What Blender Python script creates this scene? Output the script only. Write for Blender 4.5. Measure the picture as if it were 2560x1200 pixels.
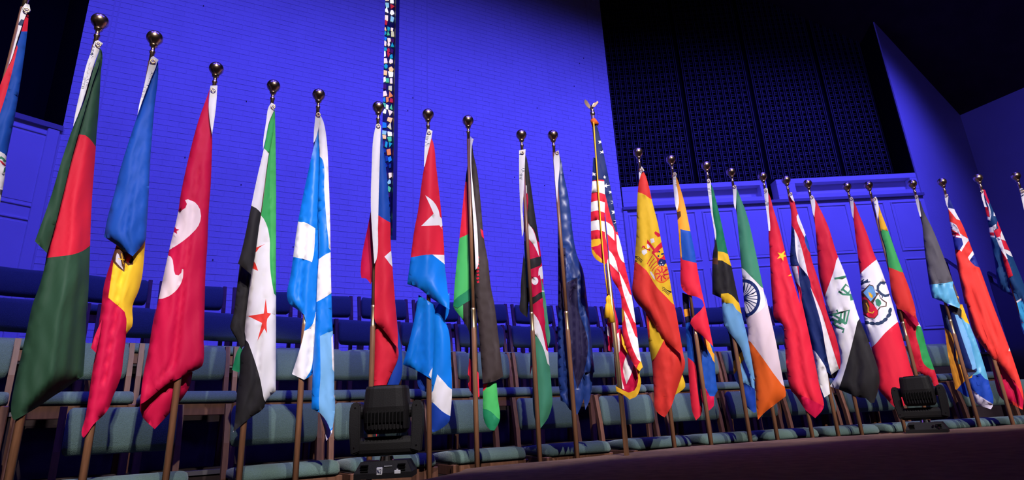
import bpy, bmesh, math, random
import numpy as np
from mathutils import Matrix, Vector
from mathutils.geometry import delaunay_2d_cdt

random.seed(7)
scene = bpy.context.scene
COL = scene.collection
for o in list(bpy.data.objects):
    bpy.data.objects.remove(o)

# ------------------------------------------------------------------ camera
EYE = 0.65                                  # eye height above the floor of the front row
FOC = 1450.0                                # focal length in pixels of a 2560 x 1200 frame
_up = np.array([1055 - 1280, 600 + 3980, -FOC], float); _up /= np.linalg.norm(_up)
_fw = np.array([0, 0, -1.0]); _ya = _fw - _up * (_fw @ _up); _ya /= np.linalg.norm(_ya)
_xa = np.cross(_ya, _up)
CM = np.array([_xa, _ya, _up])              # camera axes -> room axes
CAM = np.array([0, 0, EYE])
cd = bpy.data.cameras.new('camera'); cam = bpy.data.objects.new('camera', cd); COL.objects.link(cam)
cd.sensor_width = 36.0; cd.lens = 36.0 * FOC / 2560.0; cd.clip_start = 0.05; cd.clip_end = 200
mw = Matrix(((CM[0][0], CM[0][1], CM[0][2], 0), (CM[1][0], CM[1][1], CM[1][2], 0), (CM[2][0], CM[2][1], CM[2][2], EYE), (0, 0, 0, 1)))
cam.matrix_world = mw
scene.camera = cam
vs = scene.view_settings
vs.view_transform = 'Standard'; vs.look = 'None'; vs.gamma = 1.0; vs.use_curve_mapping = False
vs.exposure = 0.0

# ------------------------------------------------------------------ world and lamps
w = bpy.data.worlds.new('hall_dark'); scene.world = w; w.use_nodes = True
bg = w.node_tree.nodes['Background']; bg.inputs[0].default_value = (0.30, 0.20, 0.20, 1); bg.inputs[1].default_value = 0.03

TH = math.radians(27.0)                     # the back wall stands 27 degrees off the picture plane
EX = np.array([math.cos(TH), math.sin(TH)]) # along the back wall
NX = np.array([-math.sin(TH), math.cos(TH)])# towards the back wall
CC = np.array([6.018, -6.708])              # centre of the arcs of chairs and flags
def hall(s, n, z): p = EX * s + NX * n; return (p[0], p[1], z)
def arc(r, a, z=0.0): return (CC[0] + r * math.sin(a), CC[1] + r * math.cos(a), z)

def spot(name, loc, aim, power, color, size, blend, radius):
    d = bpy.data.lights.new(name, 'SPOT'); d.energy = power; d.color = color
    d.spot_size = math.radians(size); d.spot_blend = blend; d.shadow_soft_size = radius
    o = bpy.data.objects.new(name, d); COL.objects.link(o); o.location = loc
    o.rotation_euler = (Vector(aim) - Vector(loc)).to_track_quat('-Z', 'Y').to_euler()
    return o
BLUE = (0.060, 0.051, 0.90)
# blue wall washers hung under the roof in front of the back wall
for s, z, p in ((-3.0, 8.2, 860), (-0.6, 8.6, 1000), (2.0, 8.8, 1050), (4.6, 8.6, 1250), (7.2, 8.4, 1300), (9.4, 7.4, 1250)):
    spot('wall_wash_light', hall(s, 1.6, z), hall(2.0 + (s - 2.0) * 0.9, 7.4, 2.5), p, BLUE, 86, 0.9, 0.22)
spot('wall_wash_light', hall(-5.0, 0.0, 7.0), hall(12.5, 3.0, 4.0), 1300, BLUE, 50, 0.9, 0.22)  # added blue spot that brightens the side wall, no known fixture
for s in (-1.6, 0.8, 3.2, 5.6, 8.0):  # blue fill added to lift the chair rows, no such fixtures known
    spot('choir_blue_fill', hall(s, 3.6, 8.2), hall(2.0 + (s - 2.0) * 0.95, 6.2 - 0.055 * (s - 2.0) ** 2, 1.4), 700, BLUE, 44, 0.9, 0.2)
# white front spots on a bar behind the camera, each covering a stretch of the flag arc
for i in range(10):
    f = i / 9.0
    t = arc(12.35, math.radians(-44.5 + 40.5 * f), 1.34)
    l = (1.9 + 0.12 * i, -5.5, 8.9) if i % 2 else (3.6 + 0.12 * i, -5.2, 8.7)
    dist = math.dist(l, t)
    spot('front_spot_lamp', l, t, 2300 * (dist / 10.0) ** 2, (1.0, 0.93, 0.92), 2 * math.degrees(math.atan(1.36 / dist)), 0.30, 0.06)

# ------------------------------------------------------------------ materials
MATS = {}
def mat(name, col, rough=0.6, metal=0.0, spec=0.5, noise=0.0, nscale=20.0, bump=0.0, bscale=60.0, sheen=0.0, emit=None, estr=0.0, stretch=None):
    if name in MATS: return MATS[name]
    m = bpy.data.materials.new(name); m.use_nodes = True; MATS[name] = m
    nt = m.node_tree; b = nt.nodes['Principled BSDF']
    b.inputs['Base Color'].default_value = (*col, 1); b.inputs['Roughness'].default_value = rough
    b.inputs['Metallic'].default_value = metal; b.inputs['Specular IOR Level'].default_value = spec
    if sheen: b.inputs['Sheen Weight'].default_value = sheen; b.inputs['Sheen Roughness'].default_value = 0.4
    if emit: b.inputs['Emission Color'].default_value = (*emit, 1); b.inputs['Emission Strength'].default_value = estr
    if noise or bump:
        tc = nt.nodes.new('ShaderNodeTexCoord'); mp = nt.nodes.new('ShaderNodeMapping'); nt.links.new(tc.outputs['Object'], mp.inputs[0])
        if stretch: mp.inputs['Scale'].default_value = stretch
    if noise:
        n = nt.nodes.new('ShaderNodeTexNoise'); n.inputs['Scale'].default_value = nscale; n.inputs['Detail'].default_value = 5
        nt.links.new(mp.outputs[0], n.inputs['Vector'])
        r = nt.nodes.new('ShaderNodeMapRange'); r.inputs[3].default_value = 1 - noise; r.inputs[4].default_value = 1 + noise
        r.inputs[1].default_value = 0.25; r.inputs[2].default_value = 0.75
        nt.links.new(n.outputs[0], r.inputs[0])
        h = nt.nodes.new('ShaderNodeVectorMath'); h.operation = 'SCALE'; h.inputs[0].default_value = col
        nt.links.new(r.outputs[0], h.inputs['Scale']); nt.links.new(h.outputs[0], b.inputs['Base Color'])
    if bump:
        n2 = nt.nodes.new('ShaderNodeTexNoise'); n2.inputs['Scale'].default_value = bscale; n2.inputs['Detail'].default_value = 3
        nt.links.new(mp.outputs[0], n2.inputs['Vector'])
        bp = nt.nodes.new('ShaderNodeBump'); bp.inputs['Strength'].default_value = bump; bp.inputs['Distance'].default_value = 0.01
        nt.links.new(n2.outputs[0], bp.inputs['Height']); nt.links.new(bp.outputs[0], b.inputs['Normal'])
    return m

PAINT = mat('painted_brick', (0.80, 0.78, 0.78), 0.75, spec=0.2, noise=0.05, nscale=3.0, bump=0.25, bscale=45)
MORT = mat('painted_mortar', (0.70, 0.68, 0.68), 0.9, spec=0.1)
PANEL = mat('painted_panelling', (0.78, 0.76, 0.77), 0.6, spec=0.3, noise=0.04, nscale=2.0)
PLAST = mat('plaster_wall', (0.66, 0.64, 0.66), 0.8, spec=0.2, noise=0.06, nscale=1.2, bump=0.35, bscale=30)
SIDE = mat('plaster_side_wall', (0.62, 0.60, 0.62), 0.85, spec=0.1, noise=0.06, nscale=1.2, bump=0.4, bscale=30)
CEIL = mat('dark_wood_ceiling', (0.050, 0.022, 0.018), 0.7, spec=0.2, noise=0.3, nscale=2.5)
NICHE = mat('black_niche', (0.006, 0.006, 0.008), 0.9, spec=0.05)  # near-black colour stands in for the unlit depth of the niches
LATT = mat('dark_lattice_wood', (0.07, 0.065, 0.07), 0.6, spec=0.3)
GROOVE = mat('plug_dark_grey', (0.10, 0.10, 0.12), 0.9, spec=0.1)  # dark grey of the small wall plugs
CARPET = mat('plum_carpet', (0.21, 0.130, 0.085), 0.95, spec=0.1, noise=0.25, nscale=14, bump=0.5, bscale=300)
TIER = mat('dark_tier_carpet', (0.035, 0.024, 0.024), 0.95, spec=0.1, noise=0.2, nscale=12)
TIERW = mat('dark_tier_face', (0.05, 0.025, 0.018), 0.6, spec=0.3, noise=0.25, nscale=6)
NOSE = mat('metal_step_nosing', (0.45, 0.42, 0.44), 0.35, 1.0)
WOODC = mat('chair_walnut', (0.125, 0.052, 0.029), 0.5, spec=0.4, noise=0.25, nscale=9, stretch=(6, 6, 1))
UPH = mat('teal_wool', (0.085, 0.135, 0.118), 0.92, spec=0.15, noise=0.16, nscale=160, bump=0.5, bscale=260, sheen=0.2)
POLEW = mat('oiled_walnut_pole', (0.21, 0.095, 0.050), 0.38, spec=0.5, noise=0.28, nscale=14, stretch=(8, 8, 0.7))
GOLD = mat('gilt_metal', (0.78, 0.54, 0.37), 0.29, 1.0)
BRASS = mat('brass_tube', (0.85, 0.62, 0.34), 0.40, 1.0)
IRON = mat('black_cast_base', (0.02, 0.02, 0.022), 0.5, 0.3)
BODY = mat('black_fixture_plastic', (0.009, 0.008, 0.009), 0.6, spec=0.25, bump=0.1, bscale=200)
VENT = mat('black_vent_slot', (0.003, 0.003, 0.003), 0.9, spec=0.05)
CHROME = mat('chrome_bearing', (0.7, 0.7, 0.72), 0.12, 1.0)
STICK = mat('white_sticker', (0.8, 0.8, 0.82), 0.6)
INK = mat('sticker_ink', (0.03, 0.03, 0.10), 0.7)
RAIL = mat('dark_rail_metal', (0.02, 0.02, 0.03), 0.45, 0.5)

# ------------------------------------------------------------------ helpers
def tag(o, label=None, cat=None, group=None, kind=None):
    if label: o['label'] = label
    if cat: o['category'] = cat
    if group: o['group'] = group
    if kind: o['kind'] = kind
    return o
def link(name, me, parent=None, m=None):
    if m is not None and len(me.materials) == 0: me.materials.append(m)
    o = bpy.data.objects.new(name, me); COL.objects.link(o)
    if parent is not None: o.parent = parent
    return o
def empty(name, loc=(0, 0, 0), rz=0.0):
    o = bpy.data.objects.new(name, None); COL.objects.link(o); o.location = loc; o.rotation_euler = (0, 0, rz)
    o.empty_display_size = 0.1
    return o
def mesh(name, vs_, fs, smooth=False):
    me = bpy.data.meshes.new(name); me.from_pydata([tuple(map(float, v)) for v in vs_], [], fs); me.update()
    if smooth: me.polygons.foreach_set('use_smooth', [True] * len(me.polygons))
    return me
def bm_mesh(name, bm, smooth=False):
    me = bpy.data.meshes.new(name); bm.normal_update(); bm.to_mesh(me); bm.free()
    if smooth: me.polygons.foreach_set('use_smooth', [True] * len(me.polygons))
    return me
def box(bm, lo, hi, bev=0.0, M=None, seg=1):
    c = [(lo[i] + hi[i]) / 2 for i in range(3)]; s = [abs(hi[i] - lo[i]) for i in range(3)]
    r = bmesh.ops.create_cube(bm, size=1.0)
    vs_ = r['verts']
    for v in vs_: v.co = Vector((v.co.x * s[0] + c[0], v.co.y * s[1] + c[1], v.co.z * s[2] + c[2]))
    if bev:
        es = list({e for v in vs_ for e in v.link_edges})
        r2 = bmesh.ops.bevel(bm, geom=es, offset=min(bev, min(s) * 0.45), segments=seg, affect='EDGES', profile=0.5)
        vs_ = list({v for f in r2['faces'] for v in f.verts} | {v for v in vs_ if v.is_valid})
    if M is not None:
        for v in vs_: v.co = M @ v.co
    return vs_
def tube(bm, pts, rad, n=12, cap=True):
    """swept tube through pts with a radius for each point"""
    pts = [Vector(p) for p in pts]; rings = []
    for i, p in enumerate(pts):
        d = (pts[min(i + 1, len(pts) - 1)] - pts[max(i - 1, 0)]).normalized()
        a = d.orthogonal().normalized() if abs(d.z) < 0.99 else Vector((1, 0, 0))
        a = (a - d * a.dot(d)).normalized(); b = d.cross(a)
        r = rad[i] if hasattr(rad, '__len__') else rad
        rings.append([bm.verts.new(p + (a * math.cos(2 * math.pi * k / n) + b * math.sin(2 * math.pi * k / n)) * r) for k in range(n)])
    for r0, r1 in zip(rings, rings[1:]):
        for k in range(n): bm.faces.new((r0[k], r0[(k + 1) % n], r1[(k + 1) % n], r1[k]))
    if cap:
        bm.faces.new(list(reversed(rings[0]))); bm.faces.new(rings[-1])
def lathe(bm, prof, n=24, c=(0, 0)):
    rings = [[bm.verts.new((c[0] + r * math.cos(2 * math.pi * k / n), c[1] + r * math.sin(2 * math.pi * k / n), z)) for k in range(n)] for r, z in prof]
    for r0, r1 in zip(rings, rings[1:]):
        for k in range(n): bm.faces.new((r0[k], r0[(k + 1) % n], r1[(k + 1) % n], r1[k]))
    bm.faces.new(list(reversed(rings[0]))); bm.faces.new(rings[-1])

def ray(px, py): return CM @ np.array([px - 1280.0, 600.0 - py, -FOC])
def at_z(px, py, z):
    d = ray(px, py); return CAM + d * ((z - EYE) / d[2])
def at_arc(px, py, r):
    d = ray(px, py); h = d[:2] / np.hypot(*d[:2]); b = h @ CC; t = b + math.sqrt(b * b - (CC @ CC - r * r)); return t * h
def ang(p): return math.atan2(p[0] - CC[0], p[1] - CC[1])

# ------------------------------------------------------------------ the hall
def sector(name, r0, r1, a0, a1, z0, z1, m, n=60, nose=False):
    vs_ = []; fs = []
    for i in range(n + 1):
        a = a0 + (a1 - a0) * i / n
        vs_ += [arc(r0, a, z0), arc(r0, a, z1), arc(r1, a, z1), arc(r1, a, z0)]
    for i in range(n):
        b = i * 4
        for k in range(4): fs.append((b + k, b + 4 + k, b + 4 + (k + 1) % 4, b + (k + 1) % 4))
    fs.append((0, 1, 2, 3)); fs.append((n * 4 + 3, n * 4 + 2, n * 4 + 1, n * 4))
    me = mesh(name, vs_, fs); bm = bmesh.new(); bm.from_mesh(me); bmesh.ops.recalc_face_normals(bm, faces=bm.faces); bm.to_mesh(me); bm.free()
    return link(name, me, None, m)

bm = bmesh.new(); box(bm, (-16, -9, -0.2), (20, 14, 0.0)); tag(link('floor', bm_mesh('floor', bm), None, TIER), kind='structure')
A0, A1 = math.radians(-62), math.radians(14)
LEV = {1: 0.0, 2: 0.46, 3: 0.86, 4: 1.265}
for k, r0 in ((2, 13.20), (3, 13.99), (4, 14.74)):
    t = sector('floor_riser', r0, r0 + 0.80 if k < 4 else 16.1, A0, A1, 0.0 if k == 2 else LEV[k - 1], LEV[k], TIER); tag(t, kind='structure')
    nz = sector('step_nosing', r0 - 0.012, r0 + 0.035, A0, A1, LEV[k] - 0.02, LEV[k] + 0.006, NOSE, 60); nz.parent = t
# front platform: a low carpeted stage whose back edge runs just in front of the flag stands
PZ = EYE - 0.215
edge_px = [(1060, 1199), (1148, 1180), (1165, 1172), (1205, 1167), (1300, 1158), (1400, 1150), (1550, 1134), (1700, 1118), (1850, 1107), (2000, 1096), (2130, 1089), (2250, 1082), (2400, 1071), (2560, 1060)]
edge = [at_z(x, y, PZ)[:2] for x, y in edge_px]
edge = [np.array([-6.5, -1.2]), np.array([-3.2, 0.9]), np.array([-1.5, 2.05]), np.array([-0.95, 2.58])] + [np.array(p) for p in edge] + [edge[-1] + (edge[-1] - edge[-3]) * 1.0, edge[-1] + np.array([6.0, 1.0])]
loop = edge + [np.array([14, -4.0]), np.array([-6.5, -4.0])]
vs_ = [(p[0], p[1], 0.0) for p in loop] + [(p[0], p[1], PZ) for p in loop]; n = len(loop)
fs = [tuple(range(n, 2 * n)), tuple(reversed(range(n)))] + [(i, (i + 1) % n, n + (i + 1) % n, n + i) for i in range(n)]
me = mesh('floor_platform', vs_, fs); bm = bmesh.new(); bm.from_mesh(me); bmesh.ops.triangulate(bm, faces=bm.faces); bmesh.ops.recalc_face_normals(bm, faces=bm.faces); bm.to_mesh(me); bm.free()
tag(link('floor_platform', me, None, CARPET), kind='structure')

# a wall frame: u runs along the wall, v into it (away from the room), z up
class Wall:
    def __init__(s, p0, p1):
        s.p0 = np.array(p0, float); d = np.array(p1, float) - s.p0; s.L = np.hypot(*d); s.e = d / s.L; s.n = np.array([-s.e[1], s.e[0]])
        if s.n @ (s.p0 - CC) < 0: s.n = -s.n
        s.M = Matrix(((s.e[0], s.n[0], 0, s.p0[0]), (s.e[1], s.n[1], 0, s.p0[1]), (0, 0, 1, 0), (0, 0, 0, 1)))
    def hit(s, px, py):
        d = ray(px, py); t = (s.n @ s.p0) / (s.n @ d[:2]); q = CAM + d * t
        return (s.e @ (q[:2] - s.p0), q[2])
    def box(s, name, u0, u1, v0, v1, z0, z1, m, parent=None, bev=0.0):
        bm = bmesh.new(); box(bm, (u0, v0, z0), (u1, v1, z1), bev, s.M); return link(name, bm_mesh(name, bm), parent, m)
LP = np.array([-5.06, 5.85]); RP = np.array([1.935, 9.42]); RE = np.array([7.12, 9.42]); CO = np.array([9.03, 10.39])
WC = Wall(LP, RP); WR = Wall(RP, RE); WLf = Wall(LP + np.array([-0.610, -0.793]) * 6.0, LP); WF = Wall(RE, CO); WS = Wall(CO, CO + np.array([0.454, -0.891]) * 14)
NB = EYE + 3.43                             # foot of the organ niches

# central brick wall with a slit window
WT = 13.0
u0w, u1w = WC.hit(960, 150)[0], WC.hit(997, 150)[0]
zwb = WC.hit(985, 600)[1]
wall = empty('wall_back', (0, 0, 0)); tag(wall, kind='structure')
for nm, a, b, z0, z1 in (('mortar_bed', 0, u0w, 0, WT), ('mortar_bed', u1w, WC.L, 0, WT), ('mortar_bed', u0w, u1w, 0, zwb)):
    WC.box(nm, a, b, 0.0035, 0.35, z0, z1, MORT, wall)
joints = [WC.hit(302, 0)[0], WC.hit(1035, 0)[0], WC.hit(1067, 0)[0], WC.L - 0.34, 0.26]
segs = sorted([0.0, u0w, u1w, WC.L] + joints)
BH, BL, J = 0.0765, 0.232, 0.006
stuff_v, stuff_f, cand = [], [], []
row = 0; z = 1.2
while z < 9.0:
    for a, b in zip(segs, segs[1:]):
        if a == u0w and z + BH > zwb: continue
        x = a + (0.009 if a in joints else 0.001); end = b - (0.009 if b in joints else 0.001)
        first = True
        while x < end - 0.02:
            l = BL * 0.5 if (first and row % 2) else BL
            x2 = min(x + l - J, end)
            if end - x2 < 0.06: x2 = end
            cand.append((x, x2, z, z + BH - J)); x = x2 + J; first = False
    z += BH; row += 1
def px_size(c):
    p = WC.p0 + WC.e * (c[0] + c[1]) / 2; d = math.hypot(p[0], p[1]); zz = c[2] - EYE
    if not (-4.0 < p[0] / p[1] * 1 + 3 < 6): return 0
    q = np.linalg.inv(CM) @ np.array([p[0], p[1], zz]); sx = 1280 + FOC * q[0] / -q[2]; sy = 600 - FOC * q[1] / -q[2]
    vis = 0 < sx < 2560 and 0 < sy < 800
    return (c[1] - c[0]) / (d * d + zz * zz) if vis else 0
rank = sorted(range(len(cand)), key=lambda i: -px_size(cand[i]))
single = set(rank[:300]); rb = random.Random(3); brick_meshes = {}
for i, c in enumerate(cand):
    dv = rb.uniform(-0.0012, 0.0012)
    if i in single:
        key = round(c[1] - c[0], 3)
        if key not in brick_meshes:
            bm = bmesh.new(); box(bm, (0, 0, 0), (c[1] - c[0], 0.02, BH - J), 0.0); brick_meshes[key] = bm_mesh('brick', bm); brick_meshes[key].materials.append(PAINT)
        o = link('brick', brick_meshes[key], wall); o.matrix_local = WC.M @ Matrix.Translation((c[0], dv, c[2]))
    else:
        b0 = len(stuff_v)
        for zz in (c[2], c[3]):
            for uu, vv in ((c[0], dv), (c[1], dv), (c[1], 0.02), (c[0], 0.02)): stuff_v.append(tuple(WC.M @ Vector((uu, vv, zz))))
        stuff_f += [(b0, b0 + 1, b0 + 5, b0 + 4), (b0 + 4, b0 + 5, b0 + 6, b0 + 7), (b0, b0 + 3, b0 + 2, b0 + 1), (b0 + 1, b0 + 2, b0 + 6, b0 + 5), (b0 + 3, b0, b0 + 4, b0 + 7)]
o = link('brickwork', mesh('brickwork', stuff_v, stuff_f), wall, PAINT); tag(o, kind='stuff')
# conduit and small plugs left in the brick
rg = random.Random(11)
for k in range(26):
    u, zz = rg.uniform(0.6, WC.L - 0.5), rg.uniform(2.6, 7.0)
    if u0w - 0.1 < u < u1w + 0.1: continue
    WC.box('wall_plug', u, u + 0.012, -0.006, 0.01, zz, zz + 0.018, GROOVE, wall)

# the slit window of chipped glass
win = empty('window_1', hall(2.0, 7.5, 3.0)); tag(win, 'tall narrow window of chipped coloured glass pieces', kind='structure')
win.location = (0, 0, 0)
fr = WC.box('resin_bed', u0w - 0.01, u1w + 0.01, 0.09, 0.13, zwb, 9.5, mat('dark_resin', (0.010, 0.010, 0.05), 0.6), win)
WC.box('reveal', u1w - 0.055, u1w, 0.004, 0.09, zwb, 9.5, mat('dark_reveal', (0.05, 0.05, 0.10), 0.5), win)
GL = [((0.95, 0.93, 0.90), 1.0), ((1.0, 0.62, 0.22), .9), ((1.0, 0.30, 0.06), .75), ((0.75, 0.03, 0.05), .6), ((0.02, 0.28, 0.75), .6), ((0.02, 0.45, 0.48), .6), ((0.10, 0.62, 0.24), .7), ((0.30, 0.62, 0.65), .8), ((0.75, 0.70, 0.35), .8), ((0.16, 0.03, 0.14), .2), ((0.02, 0.10, 0.30), .25), ((1.0, 0.80, 0.55), .9)]
GM = [mat('glass_chip_%d' % i, c, 0.15, emit=c, estr=s) for i, (c, s) in enumerate(GL)]
rw = random.Random(21)
zz = zwb + 0.03; W_ = u1w - 0.06 - u0w
while zz < 8.2:
    h = rw.uniform(0.085, 0.125); ncol = rw.choice((2, 3, 3)); cw = W_ / ncol
    for k in range(ncol):
        if rw.random() < 0.04: continue
        cx = u0w + (k + 0.5) * cw + rw.uniform(-0.008, 0.008); cz = zz + h / 2 + rw.uniform(-0.018, 0.018)
        hw, hh = cw * rw.uniform(0.32, 0.44), h * rw.uniform(0.30, 0.44)
        nv = rw.choice((4, 4, 4, 3, 5)); a0 = rw.uniform(0, 6.28) if nv != 4 else 0.785 + rw.uniform(-0.3, 0.3)
        pts = []
        for q in range(nv):
            a = a0 + 2 * math.pi * q / nv + rw.uniform(-0.25, 0.25); rr = 1.25 if nv < 5 else 1.05
            pts.append((max(u0w + 0.004, min(u1w - 0.06, cx + hw * rr * math.cos(a))), cz + hh * rr * math.sin(a)))
        vv = [tuple(WC.M @ Vector((p[0], 0.07, p[1]))) for p in pts] + [tuple(WC.M @ Vector((p[0], 0.10, p[1]))) for p in pts]
        ff = [tuple(range(nv))] + [(q, q + nv, (q + 1) % nv + nv, (q + 1) % nv) for q in range(nv)]
        if zz < 4.6: ids = rw.choice((4, 5, 7, 9, 10, 10, 3, 5, 11, 8, 2) if zz > 3.9 else (4, 5, 10, 9, 3, 5, 10, 6))
        else: ids = rw.choice((0, 0, 1, 1, 2, 3, 4, 5, 5, 6, 7, 8, 9, 11, 4, 11))
        link('glass_piece', mesh('glass_piece', vv, ff), win, GM[ids])
    zz += h

# panelled bays with organ niches above
def bay(W, wname, right):
    wl = empty(wname); tag(wl, kind='structure')
    W.box('panel_backing', 0, W.L, 0.0, 0.30, 0, NB, PANEL, wl)
    zt, zm0, zm1, zl = NB - 0.10, NB - 0.98, NB - 1.11, NB - 2.30
    n = 8 if right else 9; st = 0.055
    pit = W.L / n
    for i in range(n):
        a, b = i * pit + st, (i + 1) * pit - st
        if right and i == 0: a += 0.03
        for z0, z1 in ((zm0, zt), (zl, zm1)):
            fr = bmesh.new(); t = 0.022
            for lo, hi in (((a, -0.014, z0), (b, 0.01, z0 + t)), ((a, -0.014, z1 - t), (b, 0.01, z1)), ((a, -0.014, z0 + t), (a + t, 0.01, z1 - t)), ((b - t, -0.014, z0 + t), (b, 0.01, z1 - t))):
                box(fr, lo, hi, 0.004, W.M)
            f = link('panel_moulding', bm_mesh('panel_moulding', fr), wl, PANEL)
            W.box('raised_panel', a + 0.05, b - 0.05, -0.006, 0.01, z0 + 0.05, z1 - 0.05, PANEL, wl, 0.005)
    # niche shell
    D = 1.0; top = 13.0
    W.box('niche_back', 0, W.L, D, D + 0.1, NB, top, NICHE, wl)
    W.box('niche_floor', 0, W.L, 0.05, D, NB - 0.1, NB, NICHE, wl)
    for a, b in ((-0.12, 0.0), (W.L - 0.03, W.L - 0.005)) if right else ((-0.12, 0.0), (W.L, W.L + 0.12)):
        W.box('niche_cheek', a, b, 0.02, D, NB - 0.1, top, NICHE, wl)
    if right:
        # header beam at the foot of the niche, in two boxes with sunk panels
        zb0, zb1 = NB + 0.03, NB + 0.42
        W.box('shelf_board', 0.0, W.L, -0.05, 0.30, NB - 0.02, NB + 0.03, mat('painted_shelf', (0.30, 0.29, 0.30), 0.6), wl)
        for a, b in ((0.02, 2.55), (2.72, W.L - 0.02)):
            W.box('beam_face', a, b, 0.14, 0.22, zb0, zb1, PANEL, wl)
            bm = bmesh.new(); 
            for lo, hi in (((a, 0.0, zb0), (b, 0.14, zb0 + 0.09)), ((a, 0.0, zb1 - 0.09), (b, 0.14, zb1)), ((a, 0.0, zb0 + 0.09), (a + (0.5 if a < 1 else 0.32), 0.14, zb1 - 0.09)), ((b - 0.12, 0.0, zb0 + 0.09), (b, 0.14, zb1 - 0.09))): box(bm, lo, hi, 0.004, W.M)
            link('beam_frame', bm_mesh('beam_frame', bm), wl, PANEL)
        g0 = 0.03; zg = NB + 0.56
        cuts = [0.02, 1.50, 2.82, 4.20, W.L - 0.02]
        for i in range(4):
            a, b = cuts[i] + 0.07, cuts[i + 1] - 0.07
            bm = bmesh.new(); p = 0.108
            nv = int((b - a) / p)
            for k in range(nv + 1):
                x = a + k * (b - a) / nv
                for off in (-0.020, 0.014): box(bm, (x + off, 0.45, zg), (x + off + 0.013, 0.475, 9.8), 0, W.M)
            k = 0; z = zg
            while z < 9.8:
                for off in (-0.020, 0.014): box(bm, (a, 0.472, z + off), (b, 0.495, z + off + 0.013), 0, W.M)
                z += p
            o = link('lattice_panel', bm_mesh('lattice_panel', bm), wl, LATT); tag(o, kind='stuff')
            if i < 3: W.box('mullion', cuts[i + 1] - 0.045, cuts[i + 1] + 0.045, 0.50, 0.60, NB, 10, NICHE, wl)
        W.box('lattice_sill', 0, W.L, 0.30, 0.5, NB + 0.42, NB + 0.55, NICHE, wl)
    else:
        W.box('shelf_board', 0.0, W.L, -0.04, 0.2, NB - 0.03, NB + 0.03, mat('painted_shelf', (0.30, 0.29, 0.30), 0.6), wl)
    return wl
bay(WR, 'wall_right_bay', True)
bay(WLf, 'wall_left_bay', False)
for W, a, b in ((WLf, WLf.L - 0.13, WLf.L - 0.02), (WR, 0.0, 0.07)):
    o = W.box('trim_1' if W is WLf else 'trim_2', a, b, -0.03, 0.02, 0, NB - 0.03, PANEL, None, 0.008); tag(o, kind='structure')
# front wall beside the niche, side wall, roof
o = WF.box('wall_front', 0, WF.L, 0.0, 0.03, 0, 13, PLAST); tag(o, kind='structure')
o = WS.box('wall_side', 0, WS.L, 0.0, 0.3, 0, 7.0, SIDE); tag(o, kind='structure')
def roof_z(s): return EYE + 5.43 + (12.76 - abs(s - 2.0) - 2.0) * 0.73
bm = bmesh.new()
def roof_half(s0, s1):
    q = [hall(s0, -9.5, roof_z(s0)), hall(s1, -9.5, roof_z(s1)), hall(s1, 8.4, roof_z(s1)), hall(s0, 8.4, roof_z(s0))]
    v = [bm.verts.new(p) for p in q] + [bm.verts.new((p[0], p[1], p[2] + 0.15)) for p in q]
    bm.faces.new(v[:4]); bm.faces.new(v[4:][::-1])
    for k in range(4): bm.faces.new((v[k], v[4 + k], v[4 + (k + 1) % 4], v[(k + 1) % 4]))
roof_half(2.0, 12.82); roof_half(-8.8, 2.0)
bmesh.ops.recalc_face_normals(bm, faces=bm.faces)
tag(link('ceiling', bm_mesh('ceiling', bm), None, CEIL), kind='structure')

# ------------------------------------------------------------------ choir chairs
def cushion(W, prof, nx=8, curve=0.0, taper=0.012):
    """closed profile in (y, z) swept across the width, ends pinched and rounded"""
    xs = []
    for i in range(nx + 1):
        t = -1 + 2 * i / nx; xs.append(t)
    st = [(-1.0, 0.72), (-0.965, 0.93), (-0.90, 1.0)] + [(t, 1.0) for t in (-0.6, -0.3, 0, 0.3, 0.6)] + [(0.90, 1.0), (0.965, 0.93), (1.0, 0.72)]
    cy = sum(p[0] for p in prof) / len(prof); cz = sum(p[1] for p in prof) / len(prof)
    vs_, fs = [], []; n = len(prof)
    for t, k in st:
        for y, z in prof:
            vs_.append((t * W / 2, cy + (y - cy) * (k if abs(t) > 0.95 else 1) + curve * (1 - t * t), cz + (z - cz) * k))
    for i in range(len(st) - 1):
        for j in range(n): fs.append((i * n + j, i * n + (j + 1) % n, (i + 1) * n + (j + 1) % n, (i + 1) * n + j))
    fs.append(tuple(range(n))); fs.append(tuple(reversed(range((len(st) - 1) * n, len(st) * n))))
    me = mesh('cushion', vs_, fs, True); bm = bmesh.new(); bm.from_mesh(me); bmesh.ops.recalc_face_normals(bm, faces=bm.faces); bm.to_mesh(me); bm.free(); me.polygons.foreach_set('use_smooth', [True] * len(me.polygons))
    me.materials.append(UPH); return me
seat_prof = [(-0.265, 0.415), (-0.275, 0.435), (-0.262, 0.468), (-0.225, 0.490), (-0.12, 0.496), (0.05, 0.485), (0.20, 0.468), (0.215, 0.455), (0.21, 0.42), (0.0, 0.412)]
back_prof = [(0.185, 0.600), (0.172, 0.640), (0.175, 0.72), (0.190, 0.80), (0.205, 0.832), (0.225, 0.842), (0.245, 0.83), (0.245, 0.80), (0.232, 0.70), (0.225, 0.62), (0.21, 0.595)]
ME = {}
ME['seat'] = cushion(0.55, seat_prof); ME['backrest'] = cushion(0.52, back_prof, curve=0.045)
bm = bmesh.new(); box(bm, (-0.265, -0.255, 0.335), (0.265, -0.230, 0.414), 0.004); ME['front_rail'] = bm_mesh('front_rail', bm)
bm = bmesh.new(); box(bm, (-0.012, -0.235, 0.345), (0.012, 0.20, 0.410), 0.004); ME['side_rail'] = bm_mesh('side_rail', bm)
bm = bmesh.new(); box(bm, (-0.021, -0.262, 0.0), (0.021, -0.215, 0.412), 0.005); ME['front_leg'] = bm_mesh('leg', bm)
bm = bmesh.new()
pr = [(0.235, 0.0), (0.195, 0.42), (0.215, 0.62), (0.262, 0.850)]
rings = []
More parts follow.
